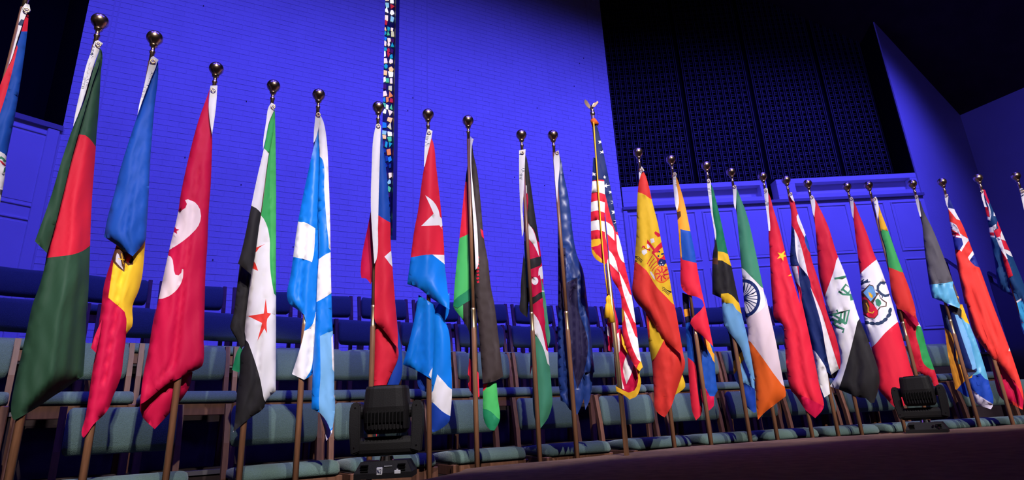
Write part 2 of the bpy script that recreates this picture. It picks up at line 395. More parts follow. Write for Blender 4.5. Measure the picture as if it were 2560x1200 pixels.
for y, z in pr:
    rings.append([bm.verts.new((sx * 0.016, y + sy * 0.022, z)) for sx, sy in ((-1, -1), (1, -1), (1, 1), (-1, 1))])
for r0, r1 in zip(rings, rings[1:]):
    for k in range(4): bm.faces.new((r0[k], r0[(k + 1) % 4], r1[(k + 1) % 4], r1[k]))
bm.faces.new(rings[0][::-1]); bm.faces.new(rings[-1])
ME['back_post'] = bm_mesh('back_post', bm)
bm = bmesh.new(); box(bm, (-0.265, 0.20, 0.52), (0.265, 0.222, 0.56), 0.004); ME['back_rail'] = bm_mesh('back_rail', bm)
for k in ('front_rail', 'side_rail', 'front_leg', 'back_post', 'back_rail'): ME[k].materials.append(WOODC)
def chair_at(p, rz, z):
    root = empty('choir_chair', (p[0], p[1], z), rz)
    for nm, key, x in (('seat', 'seat', 0), ('backrest', 'backrest', 0), ('front_rail', 'front_rail', 0), ('side_rail', 'side_rail', -0.262), ('side_rail', 'side_rail', 0.262),
                       ('leg', 'front_leg', -0.262), ('leg', 'front_leg', 0.262), ('back_post', 'back_post', -0.278), ('back_post', 'back_post', 0.278)):
        o = link(nm, ME[key], root); o.location = (x, 0, 0)
    return root
ORD = ['first', 'second', 'third', 'fourth', 'fifth', 'sixth', 'seventh', 'eighth', 'ninth', 'tenth', 'eleventh', 'twelfth', 'thirteenth', 'fourteenth', 'fifteenth', 'sixteenth', 'seventeenth', 'eighteenth', 'nineteenth', 'twentieth', 'twenty-first', 'twenty-second', 'twenty-third']
ROWN = {1: 'front', 2: 'second', 3: 'third', 4: 'top back'}
BR = {1: 13.00, 2: 13.80, 3: 14.55, 4: 15.30}
def row_angles(k):
    if k == 1:
        xs = (150, 603, 880, 1135, 1369, 1588, 1765, 1925)
        al = [ang(at_arc(x, 1150, 12.53)) + 0.275 / 12.53 for x in xs]
        while al[-1] < math.radians(-5.0): al.append(al[-1] + 0.64 / 12.53)
        return al
    gap, step = {2: (1152, 0.605), 3: (1153, 0.625), 4: (897, 0.640)}[k]
    r = BR[k] - 0.2; g = ang(at_arc(gap, 900, r)); da = step / r
    return [g + (i + 0.5) * da for i in range(-14, 14) if math.radians(-49.5) < g + (i + 0.5) * da < math.radians(-3.0)]
for k in (1, 2, 3, 4):
    al = row_angles(k)
    for i, a in enumerate(al):
        p = arc(BR[k] - 0.22, a)
        o = chair_at(p, -a, LEV[k])
        tag(o, 'wooden choir chair with teal cushions, %s from the left in the %s row' % (ORD[i], ROWN[k]), 'chair', 'choir chairs in curved rows')

# ------------------------------------------------------------------ moving head lights on the platform
def moving_head(px, py, rz, label, tilt, back):
    p = at_z(px, py, PZ)
    root = empty('moving_head_light', (p[0], p[1], PZ), rz); tag(root, label, 'stage light', 'moving head lights on the platform'); root.scale = (0.86, 0.86, 1.0)
    def part(name, bm, m, parent=root, smooth=False): return link(name, bm_mesh(name, bm, smooth), parent, m)
    bm = bmesh.new()
    # base: low box with sloping shoulders
    v = [(-0.155, -0.125, 0), (0.155, -0.125, 0), (0.155, 0.125, 0), (-0.155, 0.125, 0), (-0.155, -0.125, 0.025), (0.155, -0.125, 0.025), (0.155, 0.125, 0.025), (-0.155, 0.125, 0.025), (-0.125, -0.10, 0.075), (0.125, -0.10, 0.075), (0.125, 0.10, 0.075), (-0.125, 0.10, 0.075)]
    bv = [bm.verts.new(q) for q in v]
    for f in ((3, 2, 1, 0), (8, 9, 10, 11)): bm.faces.new([bv[i] for i in f])
    for lo in (0, 4):
        for k in range(4): bm.faces.new([bv[lo + k], bv[lo + (k + 1) % 4], bv[lo + 4 + (k + 1) % 4], bv[lo + 4 + k]])
    base = part('base', bm, BODY)
    for x in (-0.10, 0.10):
        for k in range(3):
            b2 = bmesh.new(); box(b2, (x - 0.02, -0.125, 0.030 + k * 0.013), (x + 0.02, -0.104, 0.036 + k * 0.013)); part('vent_slot', b2, VENT, base)
    b2 = bmesh.new(); tube(b2, [(0, 0, 0.074), (0, 0, 0.094)], [0.042, 0.036], 20); part('pan_bearing', b2, CHROME, base)
    if not back:
        b2 = bmesh.new(); box(b2, (-0.034, -0.1275, 0.016), (-0.002, -0.110, 0.050), 0.003); st = part('sticker', b2, STICK, base)
        # the hand-sized mark N2
        b2 = bmesh.new()
        def stroke(x0, z0, x1, z1, w=0.0026):
            d = Vector((x1 - x0, 0, z1 - z0)); l = d.length; M = Matrix.Translation((x0, -0.1285, z0)) @ d.to_track_quat('X', 'Y').to_matrix().to_4x4()
            box(b2, (0, -0.0012, -w / 2), (l, 0.0012, w / 2), 0, M)
        for s in ((-0.029, 0.025, -0.029, 0.041), (-0.029, 0.041, -0.020, 0.025), (-0.020, 0.025, -0.020, 0.041), (-0.016, 0.041, -0.008, 0.041), (-0.008, 0.041, -0.008, 0.034), (-0.008, 0.034, -0.016, 0.026), (-0.016, 0.026, -0.007, 0.026)): stroke(*s)
        part('sticker_mark', b2, INK, base)
        b2 = bmesh.new(); box(b2, (0.062, -0.1275, 0.018), (0.096, -0.110, 0.034), 0.002); box(b2, (0.074, -0.1275, 0.034), (0.083, -0.110, 0.040), 0.001); part('maker_plate', b2, STICK, base)
        b2 = bmesh.new(); box(b2, (0.006, -0.1175, 0.052), (0.048, -0.105, 0.0545)); part('printed_line', b2, STICK, base)
    else:
        for x, z in ((0.06, 0.05), (0.10, 0.035), (0.085, 0.052)):
            b2 = bmesh.new(); tube(b2, [(x, -0.13, z), (x, -0.105, z)], 0.008, 10); part('connector', b2, CHROME, base)
    # yoke
    bm = bmesh.new()
    box(bm, (-0.185, -0.050, 0.096), (0.185, 0.050, 0.185), 0.03, None, 3)
    yk = part('yoke', bm, BODY)
    for s in (-1, 1):
        b2 = bmesh.new()
        pr = [(s * 0.190, 0.105), (s * 0.205, 0.22), (s * 0.205, 0.315), (s * 0.192, 0.348), (s * 0.160, 0.350), (s * 0.146, 0.335), (s * 0.142, 0.18), (s * 0.135, 0.12)]
        f0 = [b2.verts.new((x, -0.058, z)) for x, z in pr]; f1 = [b2.verts.new((x, 0.058, z)) for x, z in pr]
        b2.faces.new(f0); b2.faces.new(f1[::-1])
        for k in range(8): b2.faces.new((f0[k], f1[k], f1[(k + 1) % 8], f0[(k + 1) % 8]))
        bmesh.ops.recalc_face_normals(b2, faces=b2.faces); bmesh.ops.bevel(b2, geom=b2.edges[:], offset=0.006, segments=2, affect='EDGES')
        arm = part('yoke_arm', b2, BODY)
        for z in (0.325, 0.14):
            b3 = bmesh.new(); tube(b3, [(s * 0.172, -0.062, z), (s * 0.172, -0.056, z)], 0.004, 8); part('screw', b3, CHROME, arm)
    # head
    hd = empty('head', (0, 0, 0.305)); hd.parent = root; hd.rotation_euler = (math.radians(tilt), 0, 0)
    bm = bmesh.new()
    rings = []
    for z, hx, hy in ((-0.105, 0.105, 0.085), (-0.085, 0.122, 0.105), (0.0, 0.130, 0.112), (0.02, 0.128, 0.115), (0.105, 0.118, 0.108), (0.118, 0.112, 0.10)):
        ring = []
        for k in range(28):
            a = 2 * math.pi * k / 28; c, s = math.cos(a), math.sin(a); e = 0.45
            ring.append(bm.verts.new((hx * math.copysign(abs(c) ** e, c), hy * math.copysign(abs(s) ** e, s), z)))
        rings.append(ring)
    for r0, r1 in zip(rings, rings[1:]):
        for k in range(28): bm.faces.new((r0[k], r0[(k + 1) % 28], r1[(k + 1) % 28], r1[k]))
    bm.faces.new(rings[0][::-1]); bm.faces.new(rings[-1])
    shell = link('head_shell', bm_mesh('head_shell', bm, False), hd, BODY)
    for k in range(11):
        x = -0.100 + k * 0.020
        b2 = bmesh.new(); box(b2, (x - 0.006, -0.1165, -0.052), (x + 0.006, -0.100, -0.006)); link('cooling_slot', bm_mesh('cooling_slot', b2), hd, VENT)
        b2 = bmesh.new(); box(b2, (x + 0.0075, -0.1185, -0.080), (x + 0.0115, -0.100, 0.004)); link('cooling_fin', bm_mesh('cooling_fin', b2), hd, BODY)
    b2 = bmesh.new(); tube(b2, [(0, 0, 0.116), (0, 0, 0.122)], 0.085, 24); link('lens', bm_mesh('lens', b2), hd, VENT)
    for s in (-1, 1):
        b2 = bmesh.new(); tube(b2, [(s * 0.12, 0, 0), (s * 0.15, 0, 0)], 0.035, 16); link('tilt_pivot', bm_mesh('tilt_pivot', b2), hd, BODY)
    return root
moving_head(966, 1192, math.radians(3), 'black moving head stage light with white stickers on its base', 2, False)
moving_head(2320, 1081, math.radians(-38), 'black moving head stage light turned aside near the right end', 2, True)

# ------------------------------------------------------------------ stair railing far right
def rail_run(name, pts, label, rad=0.022, panel=False):
    root = empty(name, (pts[0][0], pts[0][1], 0)); tag(root, label, 'railing')
    def rel(p): return (p[0] - pts[0][0], p[1] - pts[0][1], p[2])
    bm = bmesh.new(); tube(bm, [rel(p) for p in pts], rad, 10); link('handrail', bm_mesh('handrail', bm), root, RAIL)
    for p in (pts[0], pts[-1]):
        bm = bmesh.new(); tube(bm, [rel((p[0], p[1], 0)), rel(p)], rad, 10); link('rail_post', bm_mesh('rail_post', bm), root, RAIL)
    if panel:  # plain dark slab filling the space below the rail
        a, b = rel(pts[0]), rel(pts[-1]); t = Vector((b[1] - a[1], a[0] - b[0], 0)).normalized() * 0.02; q = []
        for sg in (-1, 1): q += [(a[0] + t.x * sg, a[1] + t.y * sg, 0), (b[0] + t.x * sg, b[1] + t.y * sg, 0), (b[0] + t.x * sg, b[1] + t.y * sg, b[2] - 0.12), (a[0] + t.x * sg, a[1] + t.y * sg, a[2] - 0.12)]
        link('dark_panel', mesh('dark_panel', q, [(0, 1, 2, 3), (7, 6, 5, 4), (0, 4, 5, 1), (1, 5, 6, 2), (2, 6, 7, 3), (3, 7, 4, 0)]), root, RAIL)
def pt(px, py, dist):
    d = ray(px, py); return CAM + d * (dist / np.hypot(d[0], d[1]))
p1, p2 = pt(2362, 648, 11.0), pt(2398, 673, 10.4)
rail_run('stair_railing', [p1, p2], 'dark stair handrail sloping down behind the grey and light blue flag')
p3, p4 = pt(2472, 682, 9.6), pt(2560, 735, 8.9)
rail_run('stair_railing', [p3, p4], 'dark stair handrail over a plain dark panel beside the blue flags at the right end', panel=True)

# ------------------------------------------------------------------ flags
FR = dict(A=(0, 0, 3), B=(0, 380, 3), C=(0, 760, 3), D=(180, 480, 3), E=(180, 760, 3), F=(340, 180, 3), G=(340, 480, 3), H=(560, 240, 3), I=(560, 600, 3), J=(560, 800, 3.75),
          K=(880, 560, 3), L=(980, 740, 10 / 3), M=(1120, 320, 3), N=(1270, 640, 3), O=(1450, 540, 2.5), P=(1570, 560, 6), Q=(1570, 720, 3.53), R=(1660, 420, 4), S=(1760, 600, 10 / 3), T=(1900, 600, 2.609),
          U=(2110, 640, 5.4545), V=(2160, 480, 3.75), W=(2340, 440, 3.75), X=(2280, 760, 3.75), Y=(200, 0, 4), a=(0, 0, 2), c=(560, 150, 2.182), d=(560, 650, 2.182), e=(980, 250, 2.4), f=(980, 700, 2.4),
          g=(1440, 240, 2.609), h=(1440, 680, 2.5), i=(1800, 400, 10 / 3), j=(1800, 740, 3.158), k=(2150, 400, 10 / 3), l=(2150, 740, 3.158), p=(0, 0, 1))
def poly(s):
    out = []; fr = FR['p']
    for t in s.split():
        if t in FR: fr = FR[t]
        else:
            x, y = t.split(','); out.append((fr[0] + float(x) / fr[2], fr[1] + float(y) / fr[2]))
    return np.array(out)
def smooth_poly(P, step=9.0):
    n = len(P); T = []
    for i in range(n):
        a, b = P[i] - P[i - 1], P[(i + 1) % n] - P[i]; la, lb = np.hypot(*a), np.hypot(*b)
        cs = (a @ b) / max(la * lb, 1e-6)
        T.append((0 * a) if cs < 0.62 else (a / max(la, 1e-6) + b / max(lb, 1e-6)) * 0.5)
    out = []
    for i in range(n):
        p, q = P[i], P[(i + 1) % n]; l = np.hypot(*(q - p)); m = max(1, min(12, int(l / step)))
        t0, t1 = T[i] * l, T[(i + 1) % n] * l
        if not T[i].any(): t0 = (q - p) * 0.8
        if not T[(i + 1) % n].any(): t1 = (q - p) * 0.8
        for k in range(m):
            t = k / m; h = (2 * t**3 - 3 * t**2 + 1, t**3 - 2 * t**2 + t, -2 * t**3 + 3 * t**2, t**3 - t**2)
            out.append(h[0] * p + h[1] * t0 + h[2] * q + h[3] * t1)
    return np.array(out)
def inside(P, pts):
    x, y = pts[:, 0], pts[:, 1]; r = np.zeros(len(pts), bool); n = len(P); j = n - 1
    for i in range(n):
        xi, yi, xj, yj = P[i][0], P[i][1], P[j][0], P[j][1]
        if yi != yj:
            c = ((yi > y) != (yj > y)) & (x < (xj - xi) * (y - yi) / (yj - yi) + xi); r ^= c
        j = i
    return r
def push_out(Rg, Ol, tol=4.0, out=2.5):
    area = 0.5 * np.sum(Ol[:, 0] * np.roll(Ol[:, 1], -1) - np.roll(Ol[:, 0], -1) * Ol[:, 1]); sg = 1 if area > 0 else -1
    A, B = Ol, np.roll(Ol, -1, 0); D = B - A; L2 = np.maximum((D**2).sum(1), 1e-9)
    res = []
    for p in Rg:
        t = np.clip(((p - A) * D).sum(1) / L2, 0, 1); q = A + D * t[:, None]; d2 = ((p - q)**2).sum(1); i = int(d2.argmin())
        if d2[i] < tol * tol:
            nn = np.array([D[i][1], -D[i][0]]) / math.sqrt(L2[i]) * sg; res.append(q[i] + nn * out)
        else: res.append(p)
    return np.array(res)

FABRIC = dict(white=(0.80, 0.77, 0.79), red=(0.68, 0.018, 0.045), crimson=(0.55, 0.006, 0.055), orangered=(0.78, 0.045, 0.035), dgreen=(0.028, 0.075, 0.042), green=(0.035, 0.36, 0.095), lgreen=(0.06, 0.42, 0.11), seagreen=(0.055, 0.24, 0.14),
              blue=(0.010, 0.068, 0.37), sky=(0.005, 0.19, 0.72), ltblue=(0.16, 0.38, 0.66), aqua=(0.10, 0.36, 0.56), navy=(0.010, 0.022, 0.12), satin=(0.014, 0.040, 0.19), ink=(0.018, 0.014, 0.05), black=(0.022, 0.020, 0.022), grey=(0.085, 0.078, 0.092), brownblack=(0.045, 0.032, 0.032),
              yellow=(0.88, 0.54, 0.03), gold=(0.85, 0.45, 0.025), orange=(0.86, 0.34, 0.03), saffron=(0.88, 0.14, 0.02), brown=(0.09, 0.035, 0.02), lav=(0.55, 0.50, 0.62), emerald=(0.012, 0.20, 0.085), purple=(0.05, 0.025, 0.09), royal=(0.012, 0.055, 0.38), cyan=(0.05, 0.42, 0.75), pinkw=(0.78, 0.62, 0.66), bluegrey=(0.03, 0.05, 0.11), ensign=(0.02, 0.03, 0.26), oceanblue=(0.012, 0.055, 0.17))  # crimson, emerald and royal also stand in for shaded cloth
def fabric(c):
    m = MATS.get('cloth_' + c)
    if m: return m
    glossy = c in ('satin', 'aqua', 'sky')
    m = mat('cloth_' + c, FABRIC[c], 0.40 if glossy else 0.62, spec=(0.42 if c == 'satin' else 0.25) if glossy else 0.14, bump=0.10, bscale=9.0, stretch=(1.6, 1.6, 0.4))
    return m
PROF = {  # cross sections of a hanging fold, (place across the width, how far forward as a share of the width)
    'a': [(0, -.16), (.05, -.03), (.30, .09), (.42, .00), (.66, .10), (.93, -.04), (1, -.20)],
    'b': [(0, -.18), (.06, -.02), (.36, .06), (.50, -.01), (.58, .06), (.94, .02), (1, -.12)],
    'c': [(0, -.14), (.05, -.02), (.36, .05), (.52, .09), (.66, .03), (.92, -.14), (1, -.26)],
    'd': [(0, -.15), (.06, .00), (.24, .08), (.36, -.06), (.54, .09), (.68, -.05), (.90, .04), (1, -.16)],
    'e': [(0, -.12), (.08, .00), (.40, .06), (.70, .05), (.93, -.02), (1, -.14)],
    'f': [(0, -.18), (.10, .05), (.38, -.10), (.58, .10), (.90, -.02), (1, -.18)],
    's': [(0, -.08), (.3, .03), (.6, .0), (.8, .04), (1, -.08)],
    'w': [(0, -.16), (.08, .05), (.2, -.07), (.34, .10), (.44, -.08), (.6, .10), (.72, -.07), (.90, .06), (1, -.18)]}
def prof_eval(pr, u):
    xs = np.array([p[0] for p in pr]); ys = np.array([p[1] for p in pr]); u = np.clip(u, 0, 1)
    i = np.clip(np.searchsorted(xs, u, 'right') - 1, 0, len(xs) - 2); t = (u - xs[i]) / (xs[i + 1] - xs[i]); t = 0.55 * t * t * (3 - 2 * t) + 0.45 * t
    return ys[i] * (1 - t) + ys[i + 1] * t
class Flag:
    def __init__(s, ball, H=2.09):
        d = ray(*ball); t = H / d[2]; q = d * t; s.pos = np.array([q[0], q[1]]); s.D = np.hypot(*s.pos); s.n = s.pos / s.D; s.ball = ball
    def to3(s, pts, dep):
        out = []
        for (x, y), dp in zip(pts, dep):
            d = ray(x, y); k = (s.D + dp) / (s.n @ d[:2]); q = CAM + d * k; out.append((q[0] - s.pos[0], q[1] - s.pos[1], q[2]))
        return out
    def layer(s, root, name, outline, base, regions=(), off=-0.02, prof='a', amp=1.0, skew=0.0, back=True, grid=9.0, sm=True, label=None):
        Ol = poly(outline) if isinstance(outline, str) else np.array(outline)
        if sm: Ol = smooth_poly(Ol)
        lo, hi = Ol.min(0), Ol.max(0)
        gx, gy = np.meshgrid(np.arange(lo[0] + grid / 2, hi[0], grid), np.arange(lo[1] + grid / 2, hi[1], grid * 1.3))
        gx[::2] += grid / 2
        pts = np.stack([gx.ravel(), gy.ravel()], 1); pts = pts[inside(Ol, pts)] if len(pts) else pts
        ccw = lambda Q: Q if np.sum(Q[:, 0] * np.roll(Q[:, 1], -1) - np.roll(Q[:, 0], -1) * Q[:, 1]) > 0 else Q[::-1]
        Ol = ccw(Ol)
        verts = [tuple(p) for p in Ol]; faces = [list(range(len(Ol)))]; cols = [base]
        for c, rg in regions:
            Rg = poly(rg) if isinstance(rg, str) else np.array(rg)
            if isinstance(rg, str): Rg = smooth_poly(Rg, 9.0)
            Rg = ccw(push_out(ccw(Rg), Ol))
            faces.append(list(range(len(verts), len(verts) + len(Rg)))); verts += [tuple(p) for p in Rg]; cols.append(c)
        verts += [tuple(p) for p in pts]
        edges = [(fc[q], fc[(q + 1) % len(fc)]) for fc in faces for q in range(len(fc))]
        V, _, Fc, _, _, _ = delaunay_2d_cdt([Vector(v) for v in verts], edges, [], 0, 1e-4, False)
        V = np.array([tuple(v) for v in V]); Fc = [tuple(q) for q in Fc if len(q) == 3]
        cen = V[np.array(Fc)].mean(1); which = np.where(inside(Ol, cen), 0, -1)
        for k in range(1, len(cols)): which[inside(np.array([verts[q] for q in faces[k]]), cen) & (which >= 0)] = k
        keep = [(q, k) for q, k in zip(Fc, which) if k >= 0]
        if not keep: return None
        # width of the hanging cloth at each height
        ys = np.arange(lo[1] - 2, hi[1] + 3, 2.0); A, B = Ol, np.roll(Ol, -1, 0); xl = np.full(len(ys), np.nan); xr = xl.copy()
        for k, y in enumerate(ys):
            m = (A[:, 1] > y) != (B[:, 1] > y)
            if m.any():
                xx = A[m, 0] + (y - A[m, 1]) * (B[m, 0] - A[m, 0]) / (B[m, 1] - A[m, 1]); xl[k], xr[k] = xx.min(), xx.max()
        ok = ~np.isnan(xl); xl = np.interp(ys, ys[ok], xl[ok]); xr = np.interp(ys, ys[ok], xr[ok])
        ker = np.ones(15) / 15; pad = lambda q: np.convolve(np.pad(q, 7, 'edge'), ker, 'valid'); xl, xr = pad(xl), pad(xr)
        l, r = np.interp(V[:, 1], ys, xl), np.interp(V[:, 1], ys, xr); wpx = np.maximum(r - l, 4.0); u = np.clip((V[:, 0] - l) / wpx, 0, 1)
        vv = (V[:, 1] - lo[1]) / (hi[1] - lo[1]); wm = wpx * s.D / FOC * 1.05
        uu = np.clip(u + skew * (vv - 0.5) * 4 * u * (1 - u), 0, 1)
        h = prof_eval(PROF[prof], uu) * amp * 1.3
        h = h + 0.018 * amp * np.sin(9.0 * vv + 5.0 * u + s.ball[0])
        rr = np.random.RandomState(int(abs(s.ball[0]) * 7 + len(V)) % 100000)
        for q in range(5):                                                        # small slack wrinkles in the cloth
            a_ = rr.uniform(-0.5, 0.9); lam = rr.uniform(22, 60) * 3.6 / s.D; ph = rr.uniform(0, 6.28)
            h = h + 0.0022 / wm * rr.uniform(.4, 1.2) * np.sin(2 * math.pi * (V[:, 0] * math.cos(a_) + V[:, 1] * math.sin(a_) * 0.6) / lam + ph + 1.5 * np.sin(V[:, 1] / 90.0 + ph)) * np.clip(vv * 2.5, 0, 1)
        front = off - h * wm
        bx, by = s.ball; xp = bx + (V[:, 1] - by) * (bx - 1055.0) / (by + 3980.0)
        near = np.maximum(np.abs(V[:, 0] - xp) * s.D / FOC - 0.022, 0) * 2.5      # cloth lies over, or behind, its own pole
        front = np.minimum(front, -0.024 + near) if off < 0.012 else np.maximum(front, 0.024 - near)
        P3 = s.to3(V, front); n0 = len(P3); mi = []; used = sorted(set(cols), key=cols.index); F3 = []
        for f, k in keep: F3.append(tuple(f)); mi.append(used.index(cols[k]))
        if back:
            # the far side of the fold: same cloth carried round behind
            dep = front + (0.012 + 0.30 * wm * (1 - (2 * u - 1) ** 4)) * (0.35 + 0.65 * np.clip(vv * 3, 0, 1))
            P3 = list(P3) + list(s.to3(V, dep)); 
            for f, k in keep: F3.append(tuple(n0 + q for q in f)[::-1]); mi.append(used.index(cols[k]))
        me = mesh(name, P3, F3, True)
        for c in used: me.materials.append(fabric(c))
        me.polygons.foreach_set('material_index', mi)
        bm = bmesh.new(); bm.from_mesh(me)
        loose = [v for v in bm.verts if not v.link_faces]; bmesh.ops.delete(bm, geom=loose, context='VERTS'); bm.to_mesh(me); bm.free()
        o = link(name, me, root)
        if label: o['label'] = label
        return o
def star(cx, cy, r, rot=0.0, fr='p', k=0.39, sx=1.0):
    f = FR[fr]; P = []
    for q in range(10):
        a = -math.pi / 2 + rot + q * math.pi / 5; rr = r if q % 2 == 0 else r * k
        P.append((f[0] + (cx + sx * rr * math.cos(a)) / f[2], f[1] + (cy + rr * math.sin(a)) / f[2]))
    return np.array(P)
def ellip(cx, cy, rx, ry, fr='p', n=28, rot=0.0):
    f = FR[fr]; return np.array([(f[0] + (cx + rx * math.cos(t) * math.cos(rot) - ry * math.sin(t) * math.sin(rot)) / f[2], f[1] + (cy + rx * math.cos(t) * math.sin(rot) + ry * math.sin(t) * math.cos(rot)) / f[2]) for t in np.linspace(0, 2 * math.pi, n, endpoint=False)])
def line(pts, w, fr='p'):
    """a printed stroke: polyline thickened to a polygon"""
    f = FR[fr]; P = np.array([(f[0] + x / f[2], f[1] + y / f[2]) for x, y in pts]); w = w / f[2] / 2; L_, R_ = [], []
    for i in range(len(P)):
        d = P[min(i + 1, len(P) - 1)] - P[max(i - 1, 0)]; d = d / max(np.hypot(*d), 1e-6); nn = np.array([-d[1], d[0]]); L_.append(P[i] + nn * w); R_.append(P[i] - nn * w)
    return np.array(L_ + R_[::-1])

BALLME = {}
def shared(name, make, m):
    if name not in BALLME:
        bm = bmesh.new(); make(bm); BALLME[name] = bm_mesh(name, bm, True); BALLME[name].materials.append(m)
    return BALLME[name]
ZB = EYE + 2.09
def mk_ball(bm):
    prof = [(0.004, ZB - 0.047), (0.018, ZB - 0.044)]
    for k in range(1, 18):
        t = -math.pi / 2 + math.pi * k / 18
        if math.sin(t) > -0.86: prof.append((0.040 * math.cos(t), ZB + 0.040 * math.sin(t)))
    prof.append((0.003, ZB + 0.040)); lathe(bm, prof, 28)
def mk_neck(bm): lathe(bm, [(0.009, ZB - 0.20), (0.011, ZB - 0.20), (0.011, ZB - 0.10), (0.014, ZB - 0.095), (0.014, ZB - 0.086), (0.010, ZB - 0.082), (0.010, ZB - 0.060), (0.019, ZB - 0.054), (0.019, ZB - 0.044), (0.010, ZB - 0.040)], 18)
def mk_up(bm): lathe(bm, [(0.0125, 1.26), (0.0125, ZB - 0.15), (0.011, ZB - 0.15)], 16)
def mk_low(bm): lathe(bm, [(0.016, 0.03), (0.016, 1.24), (0.013, 1.26)], 16)
def mk_fer(bm): lathe(bm, [(0.0130, 1.235), (0.0150, 1.240), (0.0150, 1.255), (0.0135, 1.26), (0.0135, 1.355), (0.0150, 1.360), (0.0150, 1.372), (0.0126, 1.376)], 18)
def mk_base(bm): lathe(bm, [(0.125, 0.0), (0.13, 0.012), (0.12, 0.03), (0.05, 0.045), (0.026, 0.06), (0.024, 0.14), (0.017, 0.145)], 28)
def flag_thing(ball, label, brass=False):
    fl = Flag(ball); root = empty('flag_on_pole', (fl.pos[0], fl.pos[1], 0)); tag(root, label, 'flag', 'flags in the curved row')
    link('stand', shared('stand', mk_base, IRON), root)
    if brass:
        bm = bmesh.new(); lathe(bm, [(0.0155, 0.03), (0.0155, 1.3), (0.013, 1.32), (0.013, ZB + 0.02)], 16); link('pole', bm_mesh('pole', bm, True), root, BRASS)
    else:
        link('lower_pole', shared('lower_pole', mk_low, POLEW), root); link('upper_pole', shared('upper_pole', mk_up, POLEW), root)
        link('ferrule', shared('ferrule', mk_fer, BRASS), root)
        b = link('ball_finial', shared('ball_finial', mk_ball, GOLD), root); link('finial_neck', shared('finial_neck', mk_neck, GOLD), b)
    fl.root = root; return fl
def grommet(fl, px, py, off=-0.035):
    c = Vector(fl.to3([(px, py)], [off])[0]); bm = bmesh.new(); n = Vector((fl.n[0], fl.n[1], 0)); a = Vector((-n.y, n.x, 0)); b = Vector((0, 0, 1))
    R0, r0 = 0.0105, 0.0035; rg = []
    for k in range(16):
        t = 2 * math.pi * k / 16; d = a * math.cos(t) + b * math.sin(t); rg.append([bm.verts.new(c + d * (R0 + r0 * math.cos(q)) + n * (r0 * math.sin(q))) for q in (0, 1.57, 3.14, 4.71)])
    for k in range(16):
        for q in range(4): bm.faces.new((rg[k][q], rg[k][(q + 1) % 4], rg[(k + 1) % 16][(q + 1) % 4], rg[(k + 1) % 16][q]))
    o = link('grommet', bm_mesh('grommet', bm, True), fl.root, BRASS)
def heading(fl, outline, off=-0.03, marks=(), g=None):
    regs = [('bluegrey', line(m, w, f)) for m, w, f in marks]
    o = fl.layer(fl.root, 'heading_strip', outline, 'white', regs, off=off, prof='s', back=False, grid=6.0, label='white canvas heading strip')
    if g: grommet(fl, g[0], g[1], off - 0.008)
def scrib(fr, pts, seed, w=2.2):
    """small handwriting and stamped lines on a heading strip"""
    r = random.Random(seed); out = []
    (x0, y0), (x1, y1) = pts; n = 9
    for k in range(n):
        t = k / n; x = x0 + (x1 - x0) * t; y = y0 + (y1 - y0) * t; dx, dy = (x1 - x0) / n * 0.6, (y1 - y0) / n * 0.6
        out.append(([(x + r.uniform(-7, 7), y), (x + dx * 0.5 + r.uniform(-9, 9), y + dy * 0.5), (x + dx + r.uniform(-6, 6), y + dy)], w, fr))
    return out

# 0: blue flag with red edge and white disc, cut by the left frame edge
f = flag_thing((76, -46), 'blue flag with red stripe and white disc, cut off by the left edge')
f.layer(f.root, 'cloth', 'A 195,95 215,110 205,235 185,400 150,640 110,880 62,1120 B 50,40 35,200 0,390 -60,700 -110,1000 -260,900 -200,300 A -150,1150 -60,850 0,640 70,480 130,330 170,200', 'blue',
        [('red', 'A 185,95 220,105 205,235 165,240 140,330 75,600 20,790 0,850 -80,1100 -160,1150 -70,850 -10,640 60,480 120,330 150,230'), ('white', 'B -60,-20 0,-5 35,15 52,45 45,100 20,270 0,380 -60,430 -110,300'),
         ('seagreen', 'B -20,40 10,32 35,50 40,75 28,72 15,52 -20,52'), ('red', 'B 0,60 18,72 36,105 32,110 12,85 0,70'), ('seagreen', 'B 30,120 40,108 38,140 26,158'), ('grey', 'B 0,280 12,285 4,350 0,350')], prof='b')
heading(f, 'A 165,62 190,25 220,35 229,80 200,100 180,150 130,300 80,460 66,485 90,390 130,230', marks=[([(152, 190), (165, 145)], 12, 'A')], g=(66, 25))
# 1: green flag, red disc
f = flag_thing((250, 53), 'dark green flag with red disc on pole second from the left')
f.layer(f.root, 'cloth', 'A 752,365 763,380 755,560 745,760 725,1000 B 716,0 690,350 680,560 676,700 665,1000 655,1200 C 650,0 640,300 625,540 555,585 490,635 400,692 300,762 200,822 110,872 92,855 82,780 110,600 160,380 200,200 245,0 B 290,1020 330,880 352,760 400,500 A 640,760 700,560', 'dgreen',
        [('red', 'A 575,1020 600,1008 640,1015 690,1060 718,1110 B 716,10 690,350 680,560 677,695 640,730 560,765 450,782 340,795 370,600 440,330 520,20')], off=-0.02, prof='c', amp=1.0)
f.layer(f.root, 'cloth_fold', 'A 750,365 757,400 690,640 600,960 B 545,20 470,330 400,600 352,758 262,670 380,340 470,40 A 550,950 640,740 700,520', 'dgreen', off=-0.055, prof='e', amp=.8, back=False, label='front fold of dark green cloth')
heading(f, 'A 735,300 772,325 755,352 740,390 720,440 690,530 640,700 590,850 548,950 565,850 610,650 650,480 690,370 712,310', marks=scrib('A', ((705, 350), (690, 440)), 1, 3) + scrib('A', ((672, 470), (655, 560)), 2) + scrib('A', ((640, 580), (625, 670)), 3) + scrib('A', ((660, 570), (650, 640)), 4), g=(246, 111), off=-0.06)
